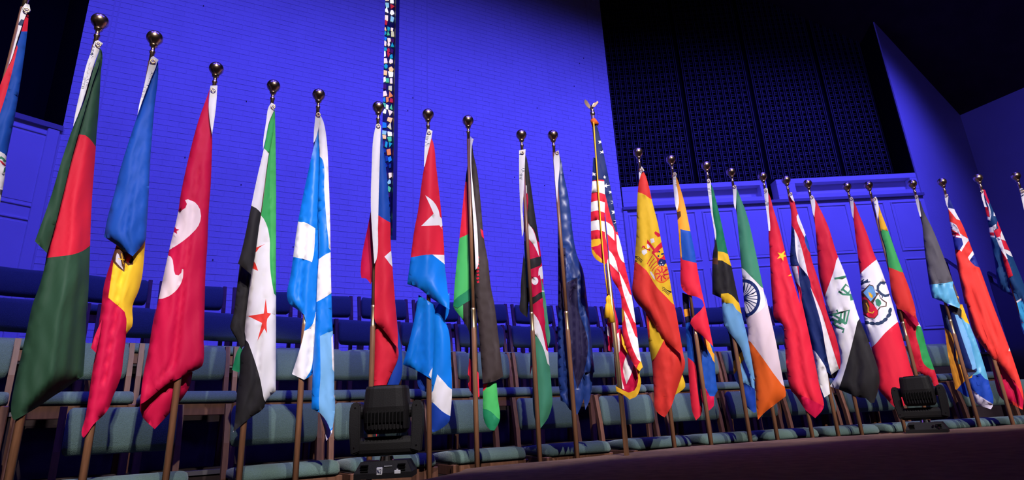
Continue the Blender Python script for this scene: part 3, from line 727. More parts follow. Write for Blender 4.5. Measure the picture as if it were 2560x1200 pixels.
# 2: blue, yellow, red with eagle
f = flag_thing((387, 95), 'blue, yellow and red flag with a dark eagle, hanging third from the left')
f.layer(f.root, 'lower_cloth', 'D 335,390 450,470 550,365 540,500 525,640 500,740 455,850 450,1010 405,1068 E 405,240 385,400 370,530 340,620 305,700 280,775 240,830 160,905 100,990 85,1003 73,985 100,850 130,660 165,430 185,330 205,120 D 215,900 240,700 290,530', 'crimson',
        [('yellow', 'D 345,380 450,460 560,355 545,500 528,640 503,740 458,850 452,1010 403,1070 408,950 395,900 340,850 272,792 285,700 305,560 320,470'),
         ('brown', 'D 335,400 380,445 440,470 462,505 458,545 420,552 400,530 392,600 345,565 312,530 318,460'), ('lav', 'D 338,455 352,470 368,520 384,582 352,550 326,520'), ('crimson', 'D 398,455 440,470 450,500 420,530 400,510'),
         ('gold', line([(345, 500), (400, 510)], 7, 'D')), ('gold', line([(372, 460), (384, 540)], 6, 'D'))], off=0.0, prof='f', amp=.9)
f.layer(f.root, 'upper_cloth', 'a 785,292 790,310 770,560 750,820 742,1000 732,1150 D 552,360 455,482 330,395 240,336 265,200 320,0 a 600,850 690,570 750,400', 'blue', off=-0.05, prof='b')
f.layer(f.root, 'cloth_corner', 'E 225,115 205,250 180,366 142,330 170,240', 'crimson', off=-0.03, prof='e', back=False)
heading(f, 'Y 735,560 787,600 768,625 760,665 720,760 650,940 575,1150 590,1060 640,860 690,640 712,570', marks=scrib('Y', ((715, 710), (670, 860)), 5) + scrib('Y', ((665, 860), (615, 980)), 6, 3), g=(382, 153), off=-0.07)
# 3: red with white crescents
f = flag_thing((541, 172), 'crimson flag with two white crescent shapes and a tiny star')
f.layer(f.root, 'back_cloth', 'E 525,640 512,800 530,850 620,938 690,865 780,765 840,690 885,610 905,510 600,500', 'crimson', off=0.045, prof='e', back=False)
f.layer(f.root, 'cloth', 'F 560,110 548,170 545,260 555,360 570,470 568,650 560,850 545,1050 G 535,400 520,640 515,850 508,1150 E 985,200 985,440 975,466 880,516 780,571 700,612 600,692 540,738 514,750 520,640 540,500 575,330 605,150 635,0 G 130,980 170,800 245,450 320,130 F 330,950 400,620 470,360 520,220', 'crimson',
        [('pinkw', 'G 368,60 390,55 440,75 480,130 488,180 470,250 420,310 350,370 290,410 240,440 262,350 285,250 305,146 345,135 370,120 382,90'), ('crimson', star(294, 286, 32, 0.2, 'G')),
         ('pinkw', 'G 240,474 262,485 275,510 285,590 295,620 320,625 340,605 345,578 355,580 352,640 330,700 290,750 240,785 200,800 165,804 190,700 215,590')], prof='b', amp=.9)
heading(f, 'F 558,102 611,100 600,260 590,340 570,470 563,430 550,340 545,260 552,170', g=(533, 224), off=-0.05)
# 4: green, white, black with red stars
f = flag_thing((684, 215), 'green, white and black striped flag with red stars')
f.layer(f.root, 'back_cloth', 'I 120,170 205,255 185,450 165,690 175,780 130,810 95,745 70,705 45,650 55,610 70,560 95,370', 'black', off=0.03, prof='f', back=False)
f.layer(f.root, 'back_corner', 'I 130,780 100,830 60,975 110,992 140,950', 'emerald', off=0.04, prof='e', back=False)
f.layer(f.root, 'cloth', 'H 382,95 386,300 390,600 390,1200 I 390,500 388,1145 J 485,667 385,772 380,815 240,922 85,1052 100,960 120,700 150,450 I 125,850 165,765 155,690 160,620 180,450 205,260 240,30 H 285,850 330,500', 'white',
        [('green', 'H 378,85 388,300 392,600 393,1200 I 391,500 380,430 350,250 343,100 H 345,1100 325,980 275,860 325,440'), ('black', 'I 150,688 215,860 270,1040 300,1195 J 384,775 384,815 240,925 80,1055 95,960 115,700 145,450 I 118,850 160,765'),
         ('lgreen', 'H 382,85 392,300 391,600 391,1200 I 391,480 368,300 H 350,1000 345,600'), ('orangered', 'I 314,28 262,60 238,110 232,150 256,232 205,210 228,62'), ('orangered', 'I 313,440 325,545 353,552 325,590 322,700 303,663 250,757 286,622 178,570 298,552')], prof='b')
f.layer(f.root, 'cloth_fold', 'H 380,92 370,240 335,440 275,882 235,1180 I 205,260 105,176 H 125,1190 205,820 240,650 300,390 345,180', 'white',
        [('green', 'H 392,85 370,240 337,430 300,388 340,180'), ('black', 'H 200,820 240,840 278,884 235,1180 I 207,263 100,178 H 120,1190')], off=-0.06, prof='e', amp=.8, back=False, label='front fold of cloth')
heading(f, 'H 355,50 386,65 378,100 340,190 308,340 292,402 295,330 315,200 335,80', g=(683, 267), off=-0.07)
# 5: light blue and white
f = flag_thing((797, 237), 'bright blue flag with white squares and white edge')
f.layer(f.root, 'back_cloth', 'J 895,870 1015,1030 1010,1066 960,1132 935,1000', 'lav', off=0.03, prof='e', back=False)
f.layer(f.root, 'cloth_fold', 'H 712,215 680,350 620,620 555,945 520,1195 I 500,260 472,420 490,480 540,515 600,560 612,610 600,690 585,760 510,1006 600,1048 660,1010 705,700 720,300 H 735,700 718,230', 'sky',
        [('white', 'H 550,942 600,945 685,992 672,1195 I 660,166 620,150 512,125 522,0'), ('white', 'I 690,535 660,640 610,690 580,760 505,1005 600,1050 645,990 672,860')], off=0.0, prof='d')
f.layer(f.root, 'cloth', 'H 710,205 720,138 745,190 770,330 785,600 795,900 800,1195 I 803,300 812,600 825,900 828,1190 J 1040,700 1040,850 1025,970 1010,1068 960,950 900,872 860,850 820,832 825,650 840,300 I 690,560 700,300 712,100 H 705,900 718,450', 'sky',
        [('white', 'H 705,210 722,130 750,190 775,330 790,600 800,900 805,1195 I 803,110 790,92 H 785,1100 770,950 752,700 745,490 735,470 712,420'), ('white', 'I 795,88 712,150 702,300 692,468 798,394 806,300 803,110'), ('ltblue', 'J 900,150 1005,100 1025,300 1030,600 1028,900 1005,1030 930,930 900,870 905,500'),
         ('white', 'I 795,394 808,394 818,650 832,1190 J 1046,700 1044,850 1014,1070 1004,1045 1032,900 1032,600 I 816,1000 803,640')], off=-0.045, prof='b')
heading(f, 'H 685,150 716,160 712,215 680,340 671,352 675,260', g=(796, 286), off=-0.05)
# 6: red flag, blue canton, white star
f = flag_thing((946, 268), 'red flag with blue canton and long white heading strip behind the stickered stage light')
f.layer(f.root, 'back_fold', 'c 806,800 790,880 745,1160 750,1190 d 775,100 800,132 815,100 c 825,900', 'crimson', off=0.03, prof='e', back=False)
f.layer(f.root, 'blue_edge', 'K 322,560 345,780 370,930 378,1090 365,1170 300,1290 240,1290 280,900', 'royal', off=0.05, prof='e', back=False)
f.layer(f.root, 'lower_cloth', 'K 180,700 335,900 350,980 290,1140 262,1200 p 955,1000 948,1060 941,1092 934,1050 930,990 K 160,1150 165,900', 'red', off=0.015, prof='b', back=False)
f.layer(f.root, 'cloth', 'c 852,372 862,400 870,480 890,650 908,900 K 290,130 305,340 325,600 345,850 342,930 300,880 240,800 175,735 170,600 175,280 c 838,900 842,650', 'red',
        [('blue', 'c 845,372 866,400 876,480 896,650 916,905 905,890 845,842 838,650'), ('white', 'K 300,195 243,245 285,300 312,360')], off=-0.03, prof='c')
heading(f, 'c 830,350 856,360 851,500 845,700 840,900 831,1090 820,1112 812,1000 801,800 805,600 815,420', g=(946, 314), off=-0.06)
# 7: red over blue, white star
f = flag_thing((1070, 286), 'red and blue flag with a white star above the bright blue folds')
f.layer(f.root, 'back_corner', 'L 212,600 285,640 285,800 240,782 218,750', 'royal', off=0.05, prof='e', back=False)
f.layer(f.root, 'lower_cloth', 'L 350,130 480,-30 478,100 465,165 440,208 470,280 490,500 499,820 485,1005 480,1040 400,1112 340,1137 330,1110 326,700 340,400', 'sky',
        [('white', 'L 378,652 500,815 495,920 484,1003 420,962 326,872 342,790'), ('royal', 'L 322,872 420,964 486,1006 484,1042 400,1116 340,1142 322,1110'), ('white', 'L 480,150 436,206 462,240 484,305')], off=0.03, prof='c', amp=.8)  # royal patch is the sky blue cloth painted as if in shade
f.layer(f.root, 'lower_fold', 'L 222,-10 360,80 352,300 338,600 326,692 215,626 90,571 130,430 190,170', 'sky', [('white', 'L 336,585 306,660 330,700')], off=0.0, prof='d', amp=.8, back=False)
f.layer(f.root, 'cloth', 'e 236,230 246,250 265,400 290,620 312,880 K 695,300 712,450 732,640 600,561 500,481 414,451 440,250 475,0 e 150,700 190,420 225,260', 'red',
        [('sky', 'K 435,252 560,230 610,228 700,308 740,650 600,570 500,488 405,455'), ('white', 'K 603,229 700,232 706,310'), ('white', 'e 200,572 245,605 277,655 296,785 284,752 175,756 250,682 232,640')], off=-0.05, prof='c')
heading(f, 'e 215,172 243,185 236,230 212,330 196,400 192,400 195,300 203,215', marks=scrib('e', ((218, 215), (208, 280)), 9, 2), g=(1073, 331), off=-0.06)
# 8: black red green
f = flag_thing((1170, 302), 'black, red and green flag behind its bare wooden pole')
f.layer(f.root, 'cloth_fold', 'M 152,235 130,400 85,835 60,1060 K 765,520 760,612 L 510,85 560,160 597,212 640,290 650,430 645,490 647,785 700,847 730,840 715,500 700,0 M 205,1195 180,500', 'black',
        [('red', 'M 125,405 170,400 175,800 160,790 105,822 80,838'), ('lgreen', 'K 800,110 885,70 900,130 905,465 850,510 780,560 755,612 760,520 785,300'), ('emerald', 'K 760,612 780,560 850,510 905,465 905,560 L 592,70 545,100'), ('lgreen', 'L 505,82 545,105 592,72 594,208 555,165'), ('red', 'L 640,485 665,540 705,620 720,845 650,795')], off=0.05, prof='e', amp=.7)  # emerald piece is the green with its shade painted in
f.layer(f.root, 'lower_corner', 'L 760,735 870,712 880,830 896,1040 852,1122 820,1117 772,1052 758,860', 'lgreen', [('red', 'L 752,735 806,730 764,805'), ('emerald', 'L 760,935 820,960 895,1035 855,1128 815,1120 765,1052')], off=0.06, prof='e', back=False)  # emerald end paints the shaded back fold of the green
f.layer(f.root, 'cloth', 'M 178,70 188,180 215,300 245,560 270,830 300,1000 322,1195 f 615,150 640,350 667,578 620,606 545,622 520,300 M 200,1195 185,700 175,300', 'brownblack',
        [('red', 'M 243,755 262,778 276,865 262,842')] + [('red', line([(214 + (k % 2) * 3, 975 + k * 26), (232, 968 + k * 26)], 15, 'M')) for k in range(8)], off=0.03, prof='b')
heading(f, 'M 168,62 190,88 180,130 176,300 192,480 214,700 226,920 220,1050 207,1062 200,900 190,700 176,450 166,200', g=(1179, 350), off=0.005)
# 9: black red green with shield
f = flag_thing((1303, 337), 'narrow black, red and green flag with white bands and a shield')
f.layer(f.root, 'back_cloth', 'M 568,940 545,1195 N 95,300 90,412 145,462 160,250', 'black', off=0.05, prof='e', back=False)
f.layer(f.root, 'green_edge', 'N 245,150 270,250 300,480 316,640 302,682 285,600', 'seagreen', [('white', 'N 255,258 275,262 275,268 255,266')], off=0.045, prof='e', back=False)
f.layer(f.root, 'cloth', 'M 576,185 590,225 620,420 645,600 690,900 722,1195 N 262,150 268,260 285,480 305,760 322,920 f 957,640 962,740 935,830 890,891 865,860 850,800 845,500 N 165,900 170,560 162,240 M 588,1195 572,880 568,450', 'crimson',
        [('black', 'M 570,175 600,225 630,420 655,600 672,720 676,870 640,760 603,716 598,500 568,425'), ('white', 'M 603,716 640,768 672,880 686,970 665,922 640,872 606,832'), ('white', 'M 560,435 590,430 592,490 560,492'), ('white', 'M 560,780 605,780 605,852 560,846'),
         ('seagreen', 'M 560,846 606,852 612,1195 N 162,246 135,236 M 560,1100'), ('black', 'M 612,985 690,962 692,1032 614,1062'), ('white', ellip(202, 187, 25, 29, 'N')), ('black', 'N 176,322 258,258 258,312 180,368'), ('white', 'N 232,92 256,68 272,165 246,176 238,140 228,150'),
         ('white', 'N 165,400 215,460 250,540 285,700 326,930 308,860 268,700 230,620 165,535'), ('seagreen', 'N 160,535 230,620 268,700 308,860 326,940 f 965,640 968,740 938,835 890,898 860,865 842,800 838,500 N 158,900')], off=0.025, prof='c')
heading(f, 'M 533,168 582,158 576,280 570,450 560,600 563,800 555,818 545,650 534,400', marks=scrib('M', ((560, 300), (550, 390)), 12, 2.5) + [([(545, 200), (565, 195)], 4, 'M')], g=(1306, 381), off=-0.03)
# 10: satin navy
f = flag_thing((1382, 338), 'shiny plain navy blue flag left of the star-spangled flag')
f.layer(f.root, 'back_cloth', 'N 565,860 640,875 612,1080 580,1155 560,1000', 'satin', off=0.08, prof='d', back=False)
f.layer(f.root, 'cloth', 'M 832,195 845,230 870,360 900,500 N 500,-80 520,0 560,100 590,300 620,560 636,740 650,868 632,882 575,872 585,960 560,1100 520,1190 460,1150 430,1102 395,1085 375,900 375,500 375,0 M 824,900 822,700 812,500 815,300', 'satin',
        [('ink', 'N 375,-60 430,-60 440,200 520,160 530,400 600,650 560,900 520,1000 480,800 440,500 400,400 375,380')] + [('purple', line([(383 + k * 8, 180 + k * 22), (392 + k * 8, 250 + k * 22), (420, 320 + k * 8)], 4, 'N')) for k in range(4)] + [('purple', line([(500 - k * 6, 175 + k * 30), (470 - k * 2, 200 + k * 34)], 4, 'N')) for k in range(5)], off=0.05, prof='w', amp=1.1, skew=.15)
heading(f, 'M 800,190 828,165 836,210 838,280 826,420 819,562 810,480 799,330', g=(1393, 382), off=-0.02)
# 11: stars and stripes on a brass pole
f = flag_thing((1482, 290), 'star-spangled red and white striped flag with gold fringe on a brass pole', True)
f.layer(f.root, 'lower_fold', 'O 205,730 255,700 300,850 350,950 366,1010 340,1092 305,1106 270,1112 230,1092 220,1000', 'crimson', [('white', 'O 200,765 242,728 246,850 205,905'), ('white', 'O 300,845 332,940 290,1052 268,950'), ('white', 'O 245,965 278,1085 232,1062')], off=0.04, prof='f', back=False)
f.layer(f.root, 'inner_fold', 'O 165,300 195,420 215,560 240,700 205,790 195,850 175,840 170,650', 'crimson', [('white', 'O 165,640 185,700 190,760 172,740')], off=0.06, prof='e', back=False)
f.layer(f.root, 'cloth', 'g 100,165 128,160 150,240 190,420 240,680 270,880 300,1000 O 280,300 320,480 350,680 380,900 392,942 372,970 350,950 300,850 268,740 262,620 250,480 200,390 178,200 165,60 g 160,560 130,350 108,200', 'red',
        [('navy', 'g 90,155 135,155 160,240 200,420 250,680 278,880 260,890 230,800 190,640 165,560 130,350'), ('white', 'O 160,30 205,68 216,155 172,105'), ('white', 'O 178,205 215,258 242,355 186,288'), ('white', 'O 226,112 258,160 285,318 240,240'), ('white', 'O 243,345 272,400 356,640 352,700 275,490'), ('white', 'O 274,588 302,640 376,860 384,930 360,895 302,745'),
         ('gold', 'O 185,375 252,468 266,560 276,620 268,705 254,690 258,620 244,560 238,480 190,430'), ('gold', 'O 375,900 398,940 372,975 355,955')]
        + [('white', star(x, y, r, .15, 'g')) for x, y, r in ((153, 250, 12), (158, 300, 16), (168, 365, 15), (185, 530, 14), (195, 585, 17), (225, 627, 14), (238, 692, 16), (247, 757, 19), (257, 820, 19))], off=-0.02, prof='d', amp=.9)
stripes = []
for k, (y0, y1) in enumerate(((560, 632), (690, 752), (815, 878))): stripes.append(('white', 'g 85,%d 140,%d 205,%d 205,%d 140,%d 85,%d' % (y0 + 8, y0 - 8, y0 + 10, y1 + 22, y1 - 6, y1 + 8)))
f.layer(f.root, 'front_fold', 'g 112,400 150,410 182,540 190,900 205,1000 O 170,290 155,302 100,272 75,230 70,150 68,20 g 98,700 105,560', 'red',
        [('navy', 'g 90,390 155,400 195,550 140,545 90,572')] + stripes + [('gold', 'g 85,940 150,930 170,935 165,960 130,985 98,1005'), ('crimson', 'O 78,195 130,180 150,200 190,290 160,290 120,250'), ('gold', 'O 68,200 85,215 105,245 112,268 90,270 70,225'), ('gold', 'O 105,240 150,285 160,308 95,275'), ('white', star(118, 510, 16, 0, 'g'))], off=-0.055, prof='e', amp=.7, back=False)  # crimson piece paints shade onto the red below the fringe
f.layer(f.root, 'fringe', 'O 258,735 300,830 345,890 362,950 385,925 393,945 372,972 382,1040 350,1130 310,1147 270,1116 228,1096 222,1062 270,1090 305,1104 340,1090 364,1010 348,950 308,880 264,800', 'gold', off=0.0, prof='s', back=False, grid=7, label='gold fringe')
bm = bmesh.new()
cp = f.to3([(1484, 305), (1492, 420), (1503, 580), (1512, 680), (1519, 735)], [-0.075] * 5); tube(bm, cp, 0.0045, 8); link('gold_cord', bm_mesh('gold_cord', bm, True), f.root, fabric('gold'))
for (x0, y0), (x1, y1) in (((1519, 740), (1518, 795)), ((1522, 738), (1529, 806))):
    a, b = f.to3([(x0, y0), (x1, y1)], [-0.08, -0.08]); A_, B_ = Vector(a), Vector(b); bm = bmesh.new()
    tube(bm, [A_, A_.lerp(B_, .12), A_.lerp(B_, .2), A_.lerp(B_, .32), A_.lerp(B_, .4), B_], [0.005, 0.012, 0.013, 0.008, 0.014, 0.021], 12); link('tassel', bm_mesh('tassel', bm, True), f.root, fabric('gold'))
bm = bmesh.new(); c0 = f.to3([(1482, 300), (1489, 312)], [-0.015, -0.02]); tube(bm, [c0[0], c0[1]], [0.020, 0.026], 10); link('cord_knot', bm_mesh('cord_knot', bm, True), f.root, fabric('saffron'))
# eagle finial: stand, body with head, two raised wings, tail
bm = bmesh.new(); lathe(bm, [(0.012, ZB + 0.0), (0.017, ZB + 0.012), (0.017, ZB + 0.03), (0.010, ZB + 0.036), (0.015, ZB + 0.046), (0.008, ZB + 0.055)], 18); fin = link('eagle_finial', bm_mesh('eagle_finial', bm, True), f.root, GOLD)
bm = bmesh.new(); rx = Vector((f.n[1], -f.n[0], 0)); ry = Vector((f.n[0], f.n[1], 0)); up = Vector((0, 0, 1)); c = Vector((0, 0, ZB + 0.052))
tube(bm, [c - rx * .012, c + up * .012 - rx * .004, c + up * .03 + rx * .006, c + up * .044 + rx * .016, c + up * .05 + rx * .024, c + up * .047 + rx * .034], [.004, .011, .012, .008, .008, .002], 10); link('eagle_body', bm_mesh('eagle_body', bm, True), fin, GOLD)
for sgn, pts in ((1, [(0.0, .015), (.012, .035), (.028, .048), (.046, .058), (.050, .044), (.036, .030), (.02, .012)]), (-1, [(-.006, .018), (-.014, .05), (-.030, .085), (-.045, .100), (-.052, .078), (-.042, .048), (-.022, .02)])):
    bm = bmesh.new(); fr_ = [bm.verts.new(c + rx * x + up * z - ry * (0.012 * sgn)) for x, z in pts]; bk = [bm.verts.new(c + rx * x + up * z - ry * (0.012 * sgn - 0.006)) for x, z in pts]
    bm.faces.new(fr_); bm.faces.new(bk[::-1])
    for k in range(len(pts)): bm.faces.new((fr_[k], bk[k], bk[(k + 1) % len(pts)], fr_[(k + 1) % len(pts)]))
    bmesh.ops.recalc_face_normals(bm, faces=bm.faces); link('eagle_wing', bm_mesh('eagle_wing', bm), fin, GOLD)
# 12: red and yellow with arms
f = flag_thing((1595, 381), 'red and yellow flag with a coat of arms beside the star-spangled flag')
f.layer(f.root, 'back_corner', 'Q 480,765 506,870 490,892 412,946 430,860', 'yellow', off=0.06, prof='e', back=False)
f.layer(f.root, 'lower_cloth', 'Q 155,195 200,260 320,440 400,510 498,620 500,700 480,760 420,932 380,1050 325,1142 300,1130 245,1080 230,950 215,700 185,500 165,300', 'orangered', [('yellow', 'Q 185,235 212,232 318,458 262,570 220,655 198,500')], off=0.005, prof='a', amp=.7)
emb = [('white', 'P 330,225 385,215 400,270 350,290'), ('white', 'P 205,400 280,370 290,430 240,470 210,440'), ('white', 'P 280,310 325,290 330,350 295,370'),
       ('red', 'P 290,232 315,262 335,290 400,370 405,420 380,400 300,300 282,290'), ('red', 'P 210,350 222,325 250,330 262,365 310,378 328,372 335,398 318,402 245,365 230,345 205,378'),
       ('red', 'P 500,262 520,330 555,480 590,600 605,680 570,640 540,560 440,600 430,530 395,480 355,440 365,410 400,370'), ('yellow', 'P 395,440 420,425 455,430 470,385 500,345 525,380 540,440 510,500 470,520 430,490'),
       ('navy', ellip(470, 415, 13, 13, 'P', 12)), ('navy', ellip(508, 452, 13, 13, 'P', 12)), ('navy', ellip(455, 482, 13, 15, 'P', 12)), ('navy', ellip(503, 585, 50, 62, 'P', 20)), ('white', star(500, 575, 14, 0, 'P')), ('white', star(520, 610, 14, 0, 'P')), ('white', star(482, 615, 14, 0, 'P')), ('pinkw', 'P 560,600 600,690 640,900 600,780'),
       ('saffron', ellip(505, 755, 112, 130, 'P', 28)), ('orange', ellip(505, 755, 96, 112, 'P', 26))]
for k in range(8):
    a = k * math.pi / 4; emb.append(('red', line([(505 + 22 * math.cos(a), 752 + 24 * math.sin(a)), (505 + 58 * math.cos(a + .12), 752 + 66 * math.sin(a + .12)), (505 + 92 * math.cos(a), 752 + 106 * math.sin(a))], 20, 'P')))
for k in range(4): emb.append(('red', line([(370 + k * 30 - 2, 470 + k * 45), (320 + k * 22, 545 + k * 38), (288 + k * 24, 600 + k * 36)], 12, 'P')))
for (x, y) in ((140, 480), (525, 945)):
    for k in range(3): emb.append(('black', line([(x - 15 + 2 * k, y + k * 24), (x + 20, y + 12 + k * 24), (x + 45, y + 40 + k * 22), (x + 78 - 8 * k if x < 300 else x + 110 - 12 * k, y + 68 + k * 20 if x < 300 else y + 85 + k * 20)], 9, 'P')))
emb += [('red', 'P 395,125 415,108 440,125 475,165 480,185 440,200 405,165'), ('yellow', line([(402, 160), (440, 190)], 8, 'P')), ('white', 'P 325,710 350,715 400,790 405,840 385,820 345,760')]
f.layer(f.root, 'cloth', 'g 430,485 445,500 470,570 500,700 P 450,0 500,260 560,530 600,680 690,1195 Q 411,155 460,420 498,642 480,604 400,525 320,458 200,275 150,205 80,133 42,62 P 62,950 80,800 100,540 130,0 g 395,800 413,545', 'orangered',
        [('yellow', 'g 405,625 455,648 505,700 P 460,0 508,260 568,530 608,680 698,1195 Q 411,158 P 560,1080 450,970 380,870 280,700 200,630 90,545 120,0 g 390,800')] + emb, off=-0.04, prof='a', amp=.8)
heading(f, 'g 410,500 428,458 446,485 428,500 415,548', g=(1604, 424), off=-0.05)
# 13: orange, blue, red
f = flag_thing((1677, 399), 'orange, blue and red horizontally striped flag with a curled edge')
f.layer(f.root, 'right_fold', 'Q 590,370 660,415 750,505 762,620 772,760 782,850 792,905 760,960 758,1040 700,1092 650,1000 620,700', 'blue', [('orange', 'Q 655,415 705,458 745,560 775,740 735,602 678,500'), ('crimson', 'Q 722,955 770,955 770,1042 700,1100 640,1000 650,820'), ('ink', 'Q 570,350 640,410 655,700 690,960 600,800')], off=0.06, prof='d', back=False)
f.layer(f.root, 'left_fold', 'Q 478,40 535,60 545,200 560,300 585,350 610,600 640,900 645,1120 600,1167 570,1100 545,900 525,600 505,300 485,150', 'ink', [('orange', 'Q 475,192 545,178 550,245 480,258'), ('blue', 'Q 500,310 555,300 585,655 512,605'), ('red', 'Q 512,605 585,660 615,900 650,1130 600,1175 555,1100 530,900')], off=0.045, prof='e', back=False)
f.layer(f.root, 'cloth', 'R 118,78 130,100 160,190 210,370 265,640 305,830 325,950 360,1150 Q 690,200 752,515 655,421 585,362 548,312 558,278 640,197 672,155 655,108 600,76 530,60 485,20 R 175,1195 165,950 150,700 130,430', 'red',
        [('orange', 'R 110,70 135,100 166,190 216,370 268,642 163,610 178,918 155,955 140,700 120,430'), ('blue', 'R 163,611 266,637 306,830 332,952 180,915'), ('pinkw', 'R 262,640 275,640 312,832 298,836 270,720'), ('brown', 'R 140,440 165,430 170,480 150,530 138,510'), ('crimson', 'Q 530,60 600,76 655,108 674,155 640,199 570,160 540,110')], off=-0.03, prof='e', amp=.9)
heading(f, 'R 94,45 112,40 127,58 120,88 140,250 150,350 130,432 115,380 100,250 90,120', marks=scrib('R', ((110, 110), (120, 190)), 14, 4), g=(1686, 435), off=-0.05)
# 14: green, black, light blue with yellow bands
f = flag_thing((1765, 414), 'green, black and light blue flag divided by yellow bands')
f.layer(f.root, 'lower_cloth', 'S 195,750 310,900 335,990 420,1160 j 272,700 275,735 287,915 268,922 200,862 160,762 150,700 118,657 105,562 S 245,1050 230,950 210,800', 'ltblue', [('black', 'S 190,750 260,820 322,925 270,988 238,1065 222,950'), ('yellow', 'S 268,988 312,925 332,985 290,1050 248,1160 238,1090'), ('royal', 'j 145,672 200,690 278,737 292,920 265,928 195,870 155,762')], off=0.03, prof='d', back=False)
f.layer(f.root, 'cloth', 'R 468,155 480,180 520,320 580,580 640,860 685,1020 S 235,250 315,620 360,800 428,1185 415,1170 340,1010 310,910 260,830 200,760 165,690 150,560 145,485 70,451 75,100 95,0 R 495,850 505,720 515,640 485,420', 'black',
        [('emerald', 'R 460,150 490,180 530,320 590,580 650,860 662,925 600,850 538,835 520,690 480,400'), ('brown', 'S 65,150 118,150 118,205 70,196'), ('yellow', 'R 538,833 600,842 650,920 695,1022 640,962 580,925 538,922'), ('yellow', 'S 143,448 200,443 252,480 292,540 322,625 270,582 240,532 143,520'), ('ltblue', 'S 140,518 240,530 270,580 322,625 368,800 436,1195 340,1012 308,912 200,765 158,690')], off=-0.03, prof='a', amp=.8)
heading(f, 'R 430,115 450,105 467,130 470,170 476,280 492,480 522,700 515,722 490,560 460,380 435,200', marks=scrib('R', ((452, 200), (460, 290)), 15, 3), g=(1772, 452), off=-0.05)
# 15: green, white, orange with wheel
f = flag_thing((1827, 430), 'green, white and orange flag with a navy spoked wheel')
wheel = [('navy', ellip(332, 485, 138, 160, 'S', 36)), ('white', ellip(332, 485, 112, 132, 'S', 36)), ('navy', ellip(332, 485, 18, 24, 'S', 14))]
for k in range(24):
    a = 2 * math.pi * k / 24 + 0.08; c_, s_ = math.cos(a), math.sin(a); wheel.append(('navy', line([(332 + 14 * c_, 485 + 18 * s_), (332 + 60 * c_, 485 + 71 * s_), (332 + 114 * c_, 485 + 134 * s_)], 6.5, 'S')))
f.layer(f.root, 'cloth', 'i 132,235 145,250 165,300 215,430 300,780 385,1195 S 510,450 600,850 665,1195 j 520,760 520,792 440,852 340,932 300,977 290,900 275,650 220,330 S 370,800 345,640 325,400 310,200 285,0 i 170,800 145,500 135,350', 'pinkw',
        [('white', 'S 300,190 360,260 480,420 520,470 500,560 360,640 320,640')] + wheel + [('seagreen', 'i 125,225 150,250 172,300 222,430 308,780 392,1195 S 520,475 490,412 430,342 360,272 302,198 275,0 i 160,800 138,500'), ('saffron', 'j 212,322 300,440 400,580 526,778 526,796 440,858 300,985 280,900 262,650')], off=-0.03, prof='c', amp=.8)
heading(f, 'i 105,218 122,205 136,222 138,245 136,310 131,412 122,400 110,290', g=(1837, 466), off=-0.045)
# 16: red with yellow stars
f = flag_thing((1906, 441), 'plain red flag with two visible yellow stars')
f.layer(f.root, 'cloth', 'i 400,270 412,290 440,390 500,590 560,830 665,1195 T 250,300 330,660 390,960 415,1094 360,1162 300,1112 228,1008 205,987 175,850 160,650 148,552 95,512 85,440 65,150 60,0 i 405,700 405,590 412,480', 'red',
        [('crimson', 'T 222,1002 290,1022 418,1085 420,1100 360,1170 295,1115'), ('yellow', star(515, 797, 46, .35, 'i')), ('yellow', star(603, 950, 44, .5, 'i'))], off=-0.03, prof='a', amp=.8)
heading(f, 'i 365,242 385,230 398,240 402,280 406,400 419,560 418,592 405,590 390,450 370,310', marks=scrib('i', ((385, 330), (393, 385)), 16, 3), g=(1914, 477), off=-0.045)
# 17: red, white, navy
f = flag_thing((1965, 450), 'red, white and navy striped flag squeezed between the red starred flag and the script flag')
f.layer(f.root, 'cloth', 'i 576,290 590,268 605,300 650,450 710,610 745,720 T 330,100 390,290 440,480 500,650 526,800 522,840 510,846 462,881 440,860 457,1004 420,1027 395,960 360,800 330,660 260,380 200,165 196,130 200,0 i 585,800 595,540 590,400', 'red',
        [('navy', 'i 590,530 620,578 652,862 590,875 570,800'), ('navy', 'T 190,-20 226,-20 258,170 195,168'), ('white', 'i 618,576 650,640 740,985 720,962 650,850'), ('navy', 'T 250,160 320,248 336,320 402,560 432,740 468,885 438,860 340,697 268,400'), ('white', 'T 328,305 400,470 440,600 515,842 465,882 432,740 402,560'), ('white', 'i 638,470 650,440 722,612 706,650'), ('blue', 'i 704,645 722,612 790,850 T 398,296 372,250 325,95'), ('lav', 'T 195,165 242,172 264,312 232,272'), ('crimson', 'T 225,262 264,310 275,430 250,400'), ('white', 'T 335,690 440,858 462,1008 418,1032 388,960 352,800'), ('crimson', 'T 395,980 412,1025 405,1040 390,1010')], off=-0.04, prof='d', amp=.8)
heading(f, 'i 574,288 588,268 600,285 622,350 602,335', g=(1977, 484), off=-0.06)
